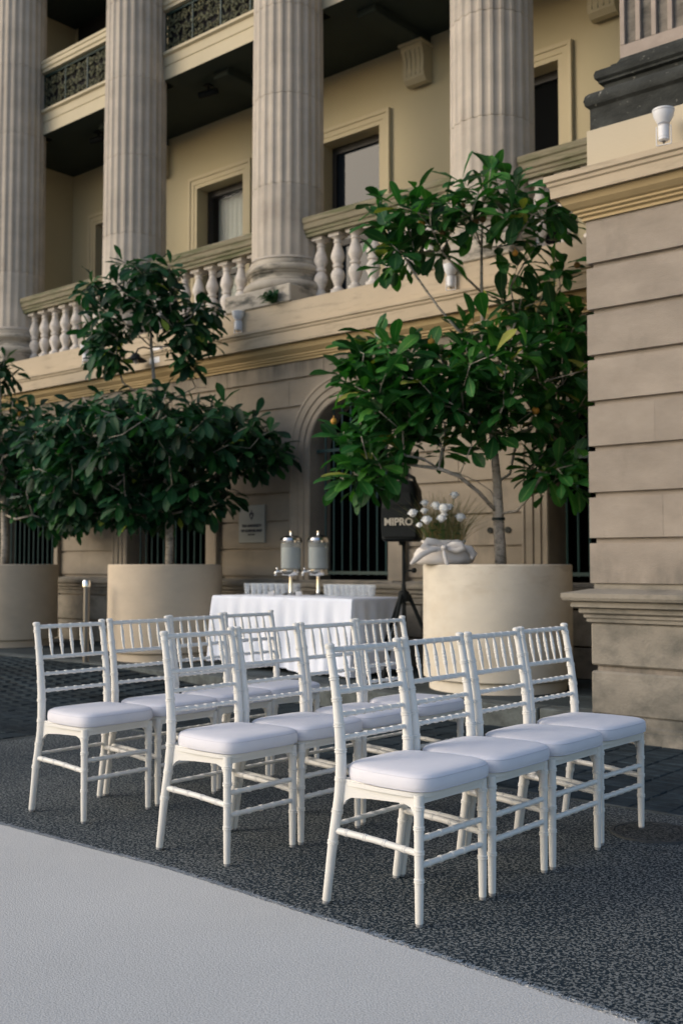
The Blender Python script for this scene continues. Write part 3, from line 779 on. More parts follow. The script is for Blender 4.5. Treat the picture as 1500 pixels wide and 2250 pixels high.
def arch_frame(x0, x1, z0, z1, prof):
    st = []
    for fx, fz, sx, sz in [(x0, z0, -1, 0), (x0, z1, -1, 1), (x1, z1, 1, 1), (x1, z0, 1, 0)]:
        st.append([(fx + sx * d, UY - y, fz + sz * d) for d, y in prof])
    return st
AP = [(0.0, 0.0), (0.0, 0.025), (0.055, 0.025), (0.06, 0.035), (0.125, 0.035), (0.13, 0.05), (0.165, 0.055), (0.18, 0.055), (0.18, 0.0)]
for x0, x1, z0, z1, kind in WIN:
    wd = part_empty('window')
    q = PB(); q.sweep(arch_frame(x0, x1, z0, z1, AP)); q.build('architrave', 'trimup', wd)
    ts = 0.26; q = PB()
    q.box(x0, x0 + .075, UY + ts - .06, UY + ts, z0, z1); q.box(x1 - .075, x1, UY + ts - .06, UY + ts, z0, z1)
    q.box(x0 + .075, x1 - .075, UY + ts - .06, UY + ts, z1 - .10, z1); q.box(x0 + .075, x1 - .075, UY + ts - .06, UY + ts, z0, z0 + .2)
    q.box(x0 + .075, x1 - .075, UY + ts - .055, UY + ts + .01, z0 + 1.27, z0 + 1.35)
    q.build('sash_frame', 'timber', wd)
    q = PB(); q.box(x0 + .07, x1 - .07, UY + ts - .02, UY + ts - .012, z0 + .19, z0 + 1.28); q.box(x0 + .07, x1 - .07, UY + ts - .035, UY + ts - .027, z0 + 1.34, z1 - .09)
    gm = bpy.data.materials.get('window_glass')
    if not gm:
        gm = mat('window_glass', (0.006, 0.007, 0.008), 0.2, spec=0.1, ior=1.08); gm.node_tree.nodes['Principled BSDF'].inputs['Alpha'].default_value = 0.45
        M['wglass'] = gm
        gs = mat('window_glass_reflective', (0.008, 0.012, 0.018), 0.04, spec=0.28, ior=1.35); M['wglass_s'] = gs
    if kind == 'curtain' and 'wglass_c' not in M:
        M['wglass_c'] = mat('window_glass_clear', (0.03, 0.03, 0.03), 0.08, spec=0.3); M['wglass_c'].node_tree.nodes['Principled BSDF'].inputs['Alpha'].default_value = 0.12
    q.build('pane', {'dark': 'wglass', 'sky': 'wglass_s', 'curtain': 'wglass_c'}[kind], wd)
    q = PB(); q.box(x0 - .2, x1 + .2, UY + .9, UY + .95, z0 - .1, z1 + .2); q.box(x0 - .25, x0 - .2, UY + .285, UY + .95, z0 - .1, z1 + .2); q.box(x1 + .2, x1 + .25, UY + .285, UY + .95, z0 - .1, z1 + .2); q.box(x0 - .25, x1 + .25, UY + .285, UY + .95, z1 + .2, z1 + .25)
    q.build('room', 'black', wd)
    if kind == 'curtain':
        q = PB(); pts = [(x0 + .08 + (x1 - x0 - .16) * k / 40, UY + ts + .10 + .012 * math.sin(k * 1.3)) for k in range(41)]
        q.sweep([[(x, y, 4.5), (x, y, z1 - .1)] for x, y in pts]); q.build('curtain', 'curtain', wd, smooth=True)
# scroll consoles under the ceiling beams
for x in (-12.94, -10.4, -7.87, -5.3):
    cs = part_empty('console')
    pts = []
    prof = [(0, 7.30), (0.06, 7.27), (0.13, 7.28), (0.185, 7.33), (0.205, 7.41), (0.195, 7.50), (0.20, 7.60), (0.225, 7.67), (0.24, 7.70), (0.24, 7.74), (0, 7.74)]
    q = PB(); vs = [(x + s * 0.16, UY - p, z) for s in (-1, 1) for p, z in prof]; n_ = len(prof)
    q.add(vs, [tuple(range(n_)), tuple(reversed(range(n_, 2 * n_)))] + [(k, k + n_, (k + 1) % n_ + n_, (k + 1) % n_) for k in range(n_)]); q.build('scroll', 'trimup', cs)
    q = PB(); q.box(x - .18, x + .18, UY - .28, UY, 7.74, 7.77)
    for k in range(4): q.tube([(x - .105 + k * .07, UY - .200, 7.36), (x - .105 + k * .07, UY - .203, 7.55), (x - .105 + k * .07, UY - .232, 7.68)], .009, 5)
    q.build('cap', 'trimup', cs)
    q = PB(); q.box(x - .14, x + .14, 9.66, UY - .002, 7.772, CZ - .002, .01); q.build('ceiling_beam', 'ceiling', cs)
# low interior glimpses left out; small dark lamps hang under the loggia ceiling
for lx, lab in ((-10.9, 'left'), (-13.4, 'far'), (-6.4, 'right')):
    t = empty('ceiling_lamp', (lx, 9.9, CZ), label={'left': 'small black lamp under the loggia ceiling left of the centre column', 'far': 'small black lamp under the loggia ceiling between the two left columns', 'right': 'small black lamp under the loggia ceiling by the right column'}[lab], cat='lamp', group='lamps under the loggia ceiling')
    b = MB(); b.box(-.05, .05, -.05, .05, -.02, 0); b.tube([(0, 0, -.02), (0, 0, -.09)], .012, 6); b.build('bracket', 'speaker', t)
    b = MB(); b.tube([(-.13, -.05, -.13), (.13, .05, -.10)], .045, 10); b.build('lamp_body', 'speaker', t, smooth=True, angle=.8)

# ------------------------------------------------------------------ spot lamps on the cornice
def spot(loc, rz, label, s=1.0):
    t = empty('spotlight', loc, rz, label=label, cat='spotlight', group='white spotlights standing on the cornice')
    b = MB(); b.lathe([(0.035, 0.0), (0.055, 0.012), (0.055, 0.03), (0.05, 0.035), (0.055, 0.04), (0.055, 0.15), (0.058, 0.155), (0.062, 0.16)], 20, (0, 0, 0.055 * s)); b.build('lamp_body', 'white', t, smooth=True, angle=.5)
    b = MB(); b.lathe([(0.058, 0.0), (0.075, 0.03), (0.10, 0.075), (0.104, 0.12), (0.110, 0.125), (0.110, 0.14), (0.10, 0.14), (0.09, 0.10)], 24, (0, 0, 0.215)); b.build('shade', 'white', t, smooth=True, angle=.5)
    b = MB(); b.lathe([(0.012, 0), (0.018, .02), (0.03, .04)], 12, (0, 0, 0.015)); b.build('end_knob', 'steel', t, smooth=True)
    b = MB(); b.box(-.075, -.068, -.012, .012, -.0, .19); b.box(.068, .075, -.012, .012, 0, .19); b.box(-.075, .075, -.012, .012, -.004, .003); b.build('bracket', 'white', t)
    t.scale = (s, s, s); return t
spot((-2.885, 6.66, 3.975), 0.2, 'large white spotlight on top of the right pier cornice', 0.66)
spot((-8.93, 8.60, 3.90), 0.2, 'white spotlight on the cornice beside the small fern', 0.70)
spot((-5.93, 8.60, 3.90), 0.2, 'white spotlight on the cornice half hidden by the right tree', 0.70)
spot((-11.87, 8.60, 3.90), 0.2, 'white spotlight on the cornice behind the left tree crown', 0.70)

# black shaded wall lamp on a curved arm
t = empty('wall_lamp', (-10.42, 8.64, 3.78), label='black shallow-shaded wall lamp on a curved arm behind the left tree', cat='lamp')
b = MB(); b.box(-.10, .10, -.05, .01, -.06, .14, .008); b.build('mounting_box', 'white', t)
b = MB(); b.tube([(0, -.05, .06), (-.02, -.10, .12), (-.08, -.16, .14), (-.14, -.20, .12), (-.16, -.22, .06)], .011, 8); b.build('arm', 'speaker', t, smooth=True)
b = MB(); b.tube([(0, -.03, .18), (-.08, -.10, .27), (-.2, -.2, .27), (-.30, -.25, .20)], .006, 6); b.build('wire', 'speaker', t, smooth=True)
b = MB(); b.lathe([(0.02, .07), (0.05, .05), (0.06, 0.02), (0.145, -0.03), (0.14, -0.035), (0.05, 0.0), (0.0, 0.01)], 24, (-.16, -.22, 0.0), caps=False); b.build('shade', 'speaker', t, smooth=True)
b = MB(); b.lathe([(0.01, -.07), (0.03, -.055), (0.03, -.03), (.015, 0)], 12, (-.16, -.22, 0)); b.build('bulb', 'white', t, smooth=True)

# small fern on the column plinth ledge
t = empty('fern', (-8.36, 8.61, 4.152), label='small green fern rooted on the plinth of the centre column', cat='plant')
b = MB(); r4 = random.Random(4)
for k in range(70):
    a = r4.uniform(0, 2 * PI); l = r4.uniform(.08, .17); up = r4.uniform(.02, .14)
    p0 = Vector((r4.uniform(-.05, .05), 0, 0.005)); p1 = p0 + Vector((math.cos(a) * l * .6, math.sin(a) * l * .3 - .04, up)); p2 = p0 + Vector((math.cos(a) * l, math.sin(a) * l * .5 - .08, up * .5))
    s_ = Vector((-math.sin(a), math.cos(a), .3)) * .012
    b.add([p0, p1 + s_, p2, p1 - s_], [(0, 1, 2, 3)])
b.build('fronds', LEAF2[1], t)

# grey plaque with a crest
t = empty('wall_plaque', (-8.875, WY, 1.45), label='grey university name plaque on the sandstone wall', cat='sign')
b = MB(); b.box(-.215, .215, -.022, -.003, 0, .44, .004); b.build('panel', 'plaque', t)
def text_mesh(s, size, name, mt, parent, loc, rot, off=0.0, ext=0.002, sx=1.0):
    cu = bpy.data.curves.new(name, 'FONT'); cu.body = s; cu.size = size; cu.align_x = 'CENTER'; cu.offset = off; cu.extrude = ext
    ob = bpy.data.objects.new('tmp', cu); COL.objects.link(ob)
    dg = bpy.context.evaluated_depsgraph_get(); me = bpy.data.meshes.new_from_object(ob.evaluated_get(dg)); bpy.data.objects.remove(ob)
    me.materials.clear(); me.materials.append(M[mt])
    for v in me.vertices: v.co.x *= sx
    return inst(name, me, parent, loc, rot)
text_mesh('THE UNIVERSITY', .043, 'lettering', 'ink', t, (0, -.025, .185), (PI / 2, 0, 0), .001)
text_mesh('OF QUEENSLAND', .043, 'lettering', 'ink', t, (0, -.025, .128), (PI / 2, 0, 0), .001)
text_mesh('AUSTRALIA', .022, 'lettering', 'ink', t, (0, -.025, .09), (PI / 2, 0, 0), 0)
b = MB(); b.prism([(-.028, .30), (0, .265), (.028, .30), (.038, .335), (.028, .35), (0, .36), (-.028, .35), (-.038, .335)], -.0245, -.021)
b.prism([(-.012, .362), (.012, .362), (0, .39)], -.0245, -.021); b.build('crest', 'ink', t)
b = MB(); b.prism([(-.012, .305), (0, .29), (.012, .305), (.012, .328), (-.012, .328)], -.0262, -.0247); b.build('crest_shield', 'plaque', t)

# steel bollard and the slim pipe
t = empty('bollard', (-9.50, 6.93, PZ), label='slim dark steel bollard between the two left planters', cat='bollard')
b = MB(); b.lathe([(0.032, 0), (0.032, .80)], 20); b.build('post', 'steel', t, smooth=True, angle=.6)
b = MB(); b.lathe([(0.042, .80), (0.042, .855), (.035, .87), (0.0, .875)], 20); b.build('cap', 'chrome', t, smooth=True, angle=.6)

# ------------------------------------------------------------------ planters
def planter(x, y, mt, label):
    t = empty('planter', (x, y, PZ), label=label, cat='planter', group='round cast planters along the building')
    hh = 1.2 - PZ
    b = MB(); b.lathe([(0.575, 0.0), (0.578, 0.085), (0.56, 0.09)], 96); b.build('foot_ring', mt, t, smooth=True, angle=.5)
    b = MB(); b.lathe([(0.55, 0.092), (0.610, 0.092), (0.622, 0.10), (0.626, 0.115), (0.626, hh - .012), (0.620, hh - .002), (0.612, hh), (0.565, hh), (0.557, hh - .008), (0.555, hh - .12)], 128, caps=False)
    b.build('tub', mt, t, smooth=True, angle=.5)
    b = MB(); n = 40; vs = [(0, 0, hh - .035)]; fs = []
    for k in range(n): a = 2 * PI * k / n; vs.append((.554 * math.cos(a), .554 * math.sin(a), hh - .06 + .012 * noise.noise(Vector((math.cos(a) * 3, math.sin(a) * 3, 1)))))
    for k in range(n): fs.append((0, 1 + k, 1 + (k + 1) % n))
    b.add(vs, fs); b.build('soil', 'soil', t, smooth=True)
    return t
planter(-4.90, 7.77, 'concrete_r', 'large cream round planter with brown streaks, under the fruiting tree')
planter(-9.22, 7.78, 'concrete', 'smooth sandy cream round planter left of the drinks table')
planter(-12.30, 7.75, 'concrete', 'cream round planter cut off by the left edge of the picture')

# ------------------------------------------------------------------ trees
RIGHT = Vector((math.cos(R(40.5)), math.sin(R(40.5)), 0)); FWD = Vector((-math.sin(R(40.5)), math.cos(R(40.5)), 0))
def leaf_mesh(mat_, seed):
    r_ = random.Random(seed); b = MB()
    T_ = [0, .08, .22, .42, .62, .80, .93, 1.0]; W_ = [.03, .05, .34, .72, 1.0, .92, .52, .02]
    c = r_.uniform(.10, .26); tw = r_.uniform(-.25, .25); ph = r_.uniform(0, 6); vs = []
    for t_, w_ in zip(T_, W_):
        z = -c * t_ * t_ + .05 * t_; hw = .20 * w_
        wav = .018 * math.sin(ph + t_ * 11) * w_
        for s_ in (-1, 0, 1):
            vs.append((t_, s_ * hw, z + abs(s_) * (.055 * w_ + (wav if s_ > 0 else -wav)) + s_ * tw * t_ * hw))
    fs = []; uvs = []
    for i in range(len(T_) - 1):
        for s_ in range(2):
            a = i * 3 + s_; fs.append((a, a + 3, a + 4, a + 1))
            uvs.append([(T_[i], s_ * .5), (T_[i + 1], s_ * .5), (T_[i + 1], s_ * .5 + .5), (T_[i], s_ * .5 + .5)])
    b.add(vs, fs, uvs); b.tri = None
    return b

def make_tree(name, base, k, cx, trunk, lobes, leaf, seed, mats, label, leaves_per=(7, 10), droop=0.25, manual=(), fruits=0, ymax=8.55, yel=0.015, tie=None, indiv=290, trr=None):
    """trunk: [(px, py, r)]; lobes: (px, py, rx, ry, depth radius, depth offset, tips) measured in the photograph and turned into metres round the trunk"""
    r_ = random.Random(seed)
    base = Vector(base); t = empty(name, base, label=label, cat='tree', group='trees growing in the round planters')
    def P(px, py, d=0.0): return RIGHT * ((px - cx) * k) + FWD * d + Vector((0, 0, 1.2 + (1240 - py) * k - base.z))
    nodes = []   # pos, parent, radius, istrunk
    tr = [P(px, py, d) for px, py, d in trunk]
    for i, p in enumerate(tr): nodes.append([p, i - 1, 0.0, True])
    tips = []
    for path in manual:
        pts = [P(*q) for q in path]
        j = min(range(len(nodes)), key=lambda q: (nodes[q][0] - pts[0]).length)
        for p in pts[1:]: nodes.append([p, j, 0.0, False]); j = len(nodes) - 1
    cand = []
    for (px, py, rx, ry, rd, doff, n) in lobes:
        got = 0; tries = 0
        while got < n and tries < n * 60:
            tries += 1
            a = Vector((r_.gauss(0, 1), r_.gauss(0, 1), r_.gauss(0, 1))).normalized() * (r_.random() ** 0.42)
            p = P(px + a.x * rx, py - a.z * ry, doff + a.y * rd)
            if base.y + p.y > ymax or base.y + p.y < 6.2: continue
            if any((p - c).length < leaf * 0.50 for c in cand): continue
            cand.append(p); got += 1
    axis = tr[0]
    cand.sort(key=lambda p: (Vector((p.x, p.y, 0)).length + 0.15 * p.z))
    for p in cand:
        best = None; bd = 1e9
        for q, nd in enumerate(nodes):
            if q < 2: continue
            dv = p - nd[0]
            pen = dv.length + (0.9 * max(0, nd[0].z - p.z + 0.05)) + (0.0 if nd[3] else 0.06)
            hd = Vector((dv.x, dv.y, 0)).length
            if dv.z < hd * 0.25: pen += 0.35 * (hd * 0.25 - dv.z)
            if pen < bd: bd = pen; best = q
        q0 = nodes[best][0]; dv = p - q0; L_ = dv.length; n = max(1, int(L_ / 0.22)); j = best
        bow = Vector((r_.gauss(0, .05), r_.gauss(0, .05), -.10)) * L_
        for s_ in range(1, n + 1):
            f = s_ / n; pos = q0 + dv * f + bow * (4 * f * (1 - f)) + Vector((r_.gauss(0, .008), r_.gauss(0, .008), r_.gauss(0, .006)))
            if s_ == n: pos = p
            nodes.append([pos, j, 0.0, False]); j = len(nodes) - 1
        tips.append(j)
    EXP = 2.25; acc = [0.0] * len(nodes); r0 = 0.0042
    haskid = [False] * len(nodes)
    for nd in nodes:
        if nd[1] >= 0: haskid[nd[1]] = True
    for i in range(len(nodes) - 1, -1, -1):
        if not haskid[i]: acc[i] += r0 ** EXP
        if nodes[i][1] >= 0: acc[nodes[i][1]] += acc[i]
    rad = [min(a ** (1 / EXP), 0.016) for a in acc]
    tb = MB(); tb.tube([n_[0] for n_ in nodes[:len(tr)]], trr, 12)
    o = tb.build('trunk', 'bark', t, smooth=True)
    bb = MB(); kids = {}
    for i, nd in enumerate(nodes):
        if nd[1] >= 0 and not (nd[3]): kids.setdefault(nd[1], []).append(i)
    done = set()
    starts = [(par, c) for par, cs in kids.items() for ci, c in enumerate(sorted(cs, key=lambda q: -acc[q])) if nodes[par][3] or ci > 0]
    for par, c in starts:
        chain = [par, c]
        while kids.get(chain[-1]):
            chain.append(max(kids[chain[-1]], key=lambda q: acc[q]))
        pts = [nodes[q][0] for q in chain]; rs = [rad[c]] + [rad[q] for q in chain[1:]]
        bb.tube(pts, rs, 6)
    bb.build('branches', 'bark', t, smooth=True)
    # leaves
    base_me = []
    for mi, mt in enumerate(mats):
        row = []
        for v in range(3):
            o = leaf_mesh(mt, seed * 10 + v).build('leaf', mt, t, smooth=True); row.append(o.data); bpy.data.objects.remove(o)
        base_me.append(row)
    shapes = [leaf_mesh(mats[0], seed * 10 + v) for v in range(3)]
    L = []
    for j in tips:
        nd = nodes[j]; d = (nd[0] - nodes[nd[1]][0]).normalized()
        d = (d + Vector((0, 0, .6))).normalized()
        n = r_.randint(*leaves_per); a0 = r_.uniform(0, 6.28)
        u = d.cross(Vector((.3, .2, 1)).normalized()).normalized(); v = d.cross(u)
        tone = r_.random()
        for q in range(n):
            a = a0 + q * 2.4; el = r_.uniform(.15, .75) + .55 * (q / n)
            ax = (d * math.cos(el * 1.7) + (u * math.cos(a) + v * math.sin(a)) * math.sin(el * 1.7)).normalized()
            ax = (ax + Vector((0, 0, -droop * (.3 + 1.1 * r_.random())))).normalized()
            up = Vector((0, 0, 1)) + (-FWD) * .35 + Vector((r_.gauss(0, .35), r_.gauss(0, .35), 0))
            zz = (up - ax * up.dot(ax)).normalized(); yy = zz.cross(ax)
            s_ = leaf * r_.uniform(.62, 1.15) * (0.75 if q > n - 3 else 1)
            pos = nd[0] - d * (0.012 * q) + ax * .012
            rr_ = r_.random()
            mi = 3 if rr_ < yel else (2 if rr_ < yel + .12 + .10 * tone else (1 if rr_ < .62 else 0))
            mtx = Matrix(((ax.x * s_, yy.x * s_, zz.x * s_, pos.x), (ax.y * s_, yy.y * s_, zz.y * s_, pos.y), (ax.z * s_, yy.z * s_, zz.z * s_, pos.z), (0, 0, 0, 1)))
            if base.y + (pos + ax * s_).y > 8.72: continue
            L.append((pos.dot(FWD) - .25 * s_, mi, r_.randint(0, 2), mtx))
    L.sort(key=lambda e: e[0])
    st = MB()
    for i, (dd, mi, vi, mtx) in enumerate(L):
        if i < indiv: inst('leaf', base_me[mi][vi], t, matrix=mtx)
        else:
            sh = shapes[vi]; st.k = mi
            st.add([mtx @ Vector(p) for p in sh.v], sh.f, [sh.uv[q] for q in range(len(sh.f))])
    if st.v: o = st.build('leaf', mats, t, smooth=True); o['kind'] = 'stuff'
    if fruits:
        fm = []
        for mt in ('fruit_g', 'fruit_b', 'fruit_y'):
            f = MB(); pr = [(0.001, -.030)] + [(.030 * math.cos(a_), .030 * math.sin(a_)) for a_ in [R(-70), R(-45), R(-20), 0, R(20), R(45), R(70)]] + [(0.004, .031), (.003, .05), (.002, .055)]
            f.lathe(pr, 14); o = f.build('fruit', mt, t, smooth=True); fm.append(o.data); bpy.data.objects.remove(o)
        for (px, py, kind) in fruits:
            p = P(px, py, -.15); near = min(tips, key=lambda q: (nodes[q][0] - p).length); 
            p2 = p + FWD * (nodes[near][0] - p).dot(FWD) * .5 - FWD * .10
            s_ = r_.uniform(.85, 1.15); inst('fruit', fm[kind], t, matrix=Matrix.Translation(p2) @ Matrix.Diagonal((s_, s_, s_, 1)))
    if tie:
        f = MB(); p = P(*tie); f.lathe([(.052, -.012), (.056, -.010), (.056, .010), (.052, .012)], 20, tuple(p)); f.build('tree_tie', 'tyrubber', t, smooth=True, angle=.6)
    return t, len(L)

kR = 9.085 / F
tR = make_tree('fruit_tree', (-4.84, 7.74, 1.13), kR, 1080, [(1080, 1262, 0), (1078, 1200, 0), (1075, 1130, 0), (1073, 1060, 0), (1063, 950, 0), (1052, 860, 0), (1045, 760, 0), (1041, 640, 0), (1042, 540, 0), (1045, 440, 0), (1046, 360, 0)],
    [(1000, 830, 270, 120, .75, -.10, 86), (822, 850, 90, 115, .5, -.1, 24), (1215, 790, 72, 175, .45, .15, 34), (800, 985, 80, 90, .45, -.1, 19), (975, 935, 130, 60, .5, -.1, 17), (1195, 1045, 62, 34, .25, -.25, 9), (775, 1050, 50, 32, .25, -.1, 7),
     (1195, 1020, 70, 55, .35, -.1, 7), (1000, 500, 165, 75, .5, -.1, 21), (885, 490, 85, 75, .45, -.1, 13), (1160, 490, 75, 60, .4, -.1, 8), (1050, 395, 95, 45, .35, 0, 8), (1170, 590, 100, 40, .4, 0, 5), (860, 560, 70, 30, .3, -.1, 4), (1150, 650, 100, 40, .4, .1, 6), (752, 800, 30, 55, .2, -.1, 4)],
    0.27, 21, LEAF, 'tall fruiting tree with glossy leaves in the stained right planter', manual=[
        [(1075, 1130, 0), (1030, 1085, -.1), (985, 1050, -.15), (940, 1035, -.2), (905, 1015, -.25), (868, 1010, -.3)],
        [(1075, 1130, 0), (1062, 1080, .05), (1030, 1055, .1), (985, 1035, .15)],
        [(1078, 1160, 0), (1110, 1125, -.1), (1135, 1095, -.15), (1165, 1045, -.2), (1215, 1000, -.2), (1262, 960, -.1)],
        [(1073, 1060, 0), (1105, 1040, .1), (1115, 990, .1), (1130, 950, .1)],
        [(1045, 760, 0), (985, 730, -.1), (940, 680, -.15), (895, 620, -.2), (865, 570, -.2)],
        [(1041, 640, 0), (990, 600, -.1), (950, 560, -.15)], [(1052, 860, 0), (1090, 790, .1), (1120, 700, .1), (1110, 620, .1), (1145, 560, .05)]],
    fruits=[(905, 505, 2), (995, 463, 1), (1020, 505, 1), (1035, 500, 1), (950, 527, 1), (937, 560, 0), (1105, 572, 2), (1132, 555, 0), (1240, 595, 1), (716, 935, 2), (990, 1030 - 80, 0), (1102, 940, 0), (1172, 905, 0), (1165, 1035, 0), (1188, 1040, 0), (1262, 1030, 1), (1205, 745, 1), (925, 763, 2), (817, 768, 0), (775, 1075, 2), (1143, 915, 2)],
    tie=(1075, 1141), yel=.025, trr=[.052, .048, .045, .036, .030, .025, .021, .015, .011, .008, .006])
kL = 11.93 / F
tL = make_tree('leafy_tree', (-9.22, 7.78, 1.13), kL, 367, [(376, 1262, 0), (376, 1200, 0), (374, 1130, 0), (368, 1060, 0), (360, 980, 0), (350, 900, 0), (338, 830, 0), (332, 760, 0), (330, 690, 0), (330, 620, 0), (328, 580, 0)],
    [(340, 960, 230, 105, .9, -.2, 150), (150, 1000, 90, 100, .6, -.1, 38), (540, 975, 85, 75, .6, -.1, 38), (200, 1090, 110, 60, .6, .1, 34), (610, 1000, 35, 25, .3, 0, 3), (340, 1090, 190, 55, .65, -.1, 56), (270, 905, 110, 30, .5, -.1, 10), (440, 892, 80, 30, .4, 0, 7),
     (328, 640, 80, 72, .45, -.1, 30), (418, 730, 55, 75, .4, -.1, 25), (240, 715, 55, 55, .4, -.1, 16), (235, 780, 42, 30, .3, -.1, 8), (205, 630, 38, 40, .3, -.1, 6), (320, 580, 60, 30, .3, 0, 5), (470, 690, 18, 40, .2, 0, 3)],
    0.24, 33, LEAF2, 'dense dark green tree with two-tiered crown in the middle planter', droop=0.75, leaves_per=(8, 11), yel=.010,
    trr=[.050, .046, .044, .040, .036, .032, .022, .016, .012, .009, .006],
    manual=[[(350, 900, 0), (390, 870, 0), (430, 850, 0), (455, 850, 0)], [(350, 900, 0), (300, 860, 0), (270, 840, 0)], [(330, 690, 0), (370, 660, 0), (410, 640, 0)]])
kF = 13.87 / F
tF = make_tree('leafy_tree', (-12.30, 7.75, 1.13), kF, 17, [(6, 1262, 0), (8, 1200, 0), (6, 1130, 0), (2, 1060, 0), (-4, 980, 0), (-8, 900, 0), (-10, 830, 0), (-14, 760, 0), (-18, 700, 0)],
    [(60, 985, 130, 95, .7, 0, 70), (-60, 980, 120, 100, .7, 0, 34), (120, 1100, 110, 60, .5, 0.1, 48), (40, 890, 60, 25, .4, 0, 6), (-10, 800, 38, 50, .3, 0, 9), (-60, 780, 60, 70, .4, 0, 8)],
    0.24, 45, LEAF2, 'dark leafy tree partly cut off at the left edge of the picture', droop=0.75, leaves_per=(8, 11), yel=.006,
    fruits=[(43, 893, 2), (48, 912, 2)], trr=[.05, .045, .042, .038, .033, .028, .02, .012, .008])

# ------------------------------------------------------------------ drinks table
TX0, TX1, TY0, TY1, TZ = -8.10, -6.25, 7.47, 8.23, 0.885
t = empty('folding_table', ((TX0 + TX1) / 2, (TY0 + TY1) / 2, PZ), label='long folding table hidden under the white cloth', cat='table')
hx, hy = (TX1 - TX0) / 2 - .02, (TY1 - TY0) / 2 - .02
b = MB(); b.box(-hx, hx, -hy, hy, TZ - PZ - .04, TZ - PZ - .004, .006); b.build('tabletop', 'foot', t)
for sx in (-1, 1):
    for sy in (-1, 1):
        b = MB(); b.tube([(sx * (hx - .2), sy * (hy - .08), 0), (sx * (hx - .2), sy * (hy - .08), TZ - PZ - .04)], .014, 8); b.build('leg', 'steel', t)
b = MB(); cxm, cym = (TX0 + TX1) / 2, (TY0 + TY1) / 2; hx, hy = (TX1 - TX0) / 2, (TY1 - TY0) / 2
per = []; nseg = 260
tot = 4 * (hx + hy); rc = 0.02
for i in range(nseg):
    s_ = tot * i / nseg
    if s_ < 2 * hx: p = (-hx + s_, -hy, 0, -1)
    elif s_ < 2 * hx + 2 * hy: p = (hx, -hy + s_ - 2 * hx, 1, 0)
    elif s_ < 4 * hx + 2 * hy: p = (hx - (s_ - 2 * hx - 2 * hy), hy, 0, 1)
    else: p = (-hx, hy - (s_ - 4 * hx - 2 * hy), -1, 0)
    per.append((p, s_))
zlev = [(TZ, 0.0, 0), (TZ - .004, .006, 0), (TZ - .03, .010, .1), (TZ - .10, .012, .3), (TZ - .2, .014, .55), (TZ - .35, .016, .8), (TZ - .5, .018, 1), (TZ - .6, .02, 1.1), (0.205, .022, 1.2)]
vs = []; n = nseg
for z, off, amp in zlev:
    for (x, y, nx, ny), s_ in per:
        cd = min(math.hypot(abs(x) - hx, abs(y) - hy), 1)          # distance from a corner
        cn = math.exp(-(cd / .10) ** 2)
        fold = .014 * math.sin(s_ * 23 + 2 * math.sin(s_ * 3.1)) + .011 * math.sin(s_ * 41 + 1.3) + .016 * noise.noise(Vector((s_ * 3, z * 2, 5)))
        o_ = off + amp * fold * (1 + .5 * cn) + amp * .02 * cn
        sx, sy = (1 if x > 0 else -1), (1 if y > 0 else -1)
        ox, oy = nx * o_ + sx * cn * o_ * .4 * (1 - abs(nx)), ny * o_ + sy * cn * o_ * .4 * (1 - abs(ny))
        dz = 0
        if z < .25: dz = .014 * math.sin(s_ * 9) + .012 * noise.noise(Vector((s_ * 14, 2, 0))) + .02 * math.sin(s_ * 2.2 + 1)
        vs.append((x + ox, y + oy, z + dz - PZ))
fs = []
for i in range(len(zlev) - 1):
    for k in range(n): a = i * n + k; c = i * n + (k + 1) % n; fs.append((a, c, c + n, a + n))
fs.append(tuple(range(n)))
b.add(vs, fs)
o = b.build('tablecloth', 'cloth', None, smooth=True, angle=.9, loc=(cxm, cym, PZ))
tag(o, 'white cloth hanging in folds over the drinks table', 'tablecloth')
# water dispensers
def dispenser(x, y, label):
    t = empty('drink_dispenser', (x, y, TZ + .001), 0.0, label=label, cat='drink dispenser', group='glass water dispensers on the drinks table')
    b = MB(); b.lathe([(0.0, 0), (.085, 0), (.088, .008), (.07, .022), (.022, .03), (.019, .05), (.019, .19), (.03, .20), (.095, .205), (.1, .215), (.1, .262), (.09, .27), (0.0, .27)], 32, caps=False); b.build('stand', 'chrome', t, smooth=True, angle=.5)
    b = MB(); b.lathe([(.100, .272), (.104, .28), (.104, .535), (.101, .535), (.101, .28), (.098, .272)], 40, caps=False); b.build('jar', 'jar', t, smooth=True, angle=.6)
    b = MB(); b.lathe([(0.097, .276), (.0985, .285), (.0985, .485), (0.0, .485)], 40); b.build('water', 'water', t, smooth=True, angle=.6)
    b = MB(); b.lathe([(.112, .533), (.115, .555), (.104, .580), (.065, .602), (.015, .612), (.012, .63), (.018, .638), (.018, .648), (.0, .652)], 40); b.build('lid', 'chrome', t, smooth=True, angle=.5)
    d = Vector((-.70, -.72, 0)); pr = Vector((d.y, -d.x, 0))
    b = MB(); b.tube([d * .09 + Vector((0, 0, .245)), d * .14 + Vector((0, 0, .245)), d * .155 + Vector((0, 0, .225)), d * .155 + Vector((0, 0, .20))], [.014, .013, .013, .011], 10)
    b.tube([d * .14 + Vector((0, 0, .25)), d * .14 + Vector((0, 0, .285))], [.006, .011], 8); b.build('tap', 'chrome', t, smooth=True)
dispenser(-7.40, 7.88, 'left glass water dispenser with a silver lid, in front of the wall')
dispenser(-7.155, 8.02, 'right glass water dispenser with a silver lid, in front of the window bars')

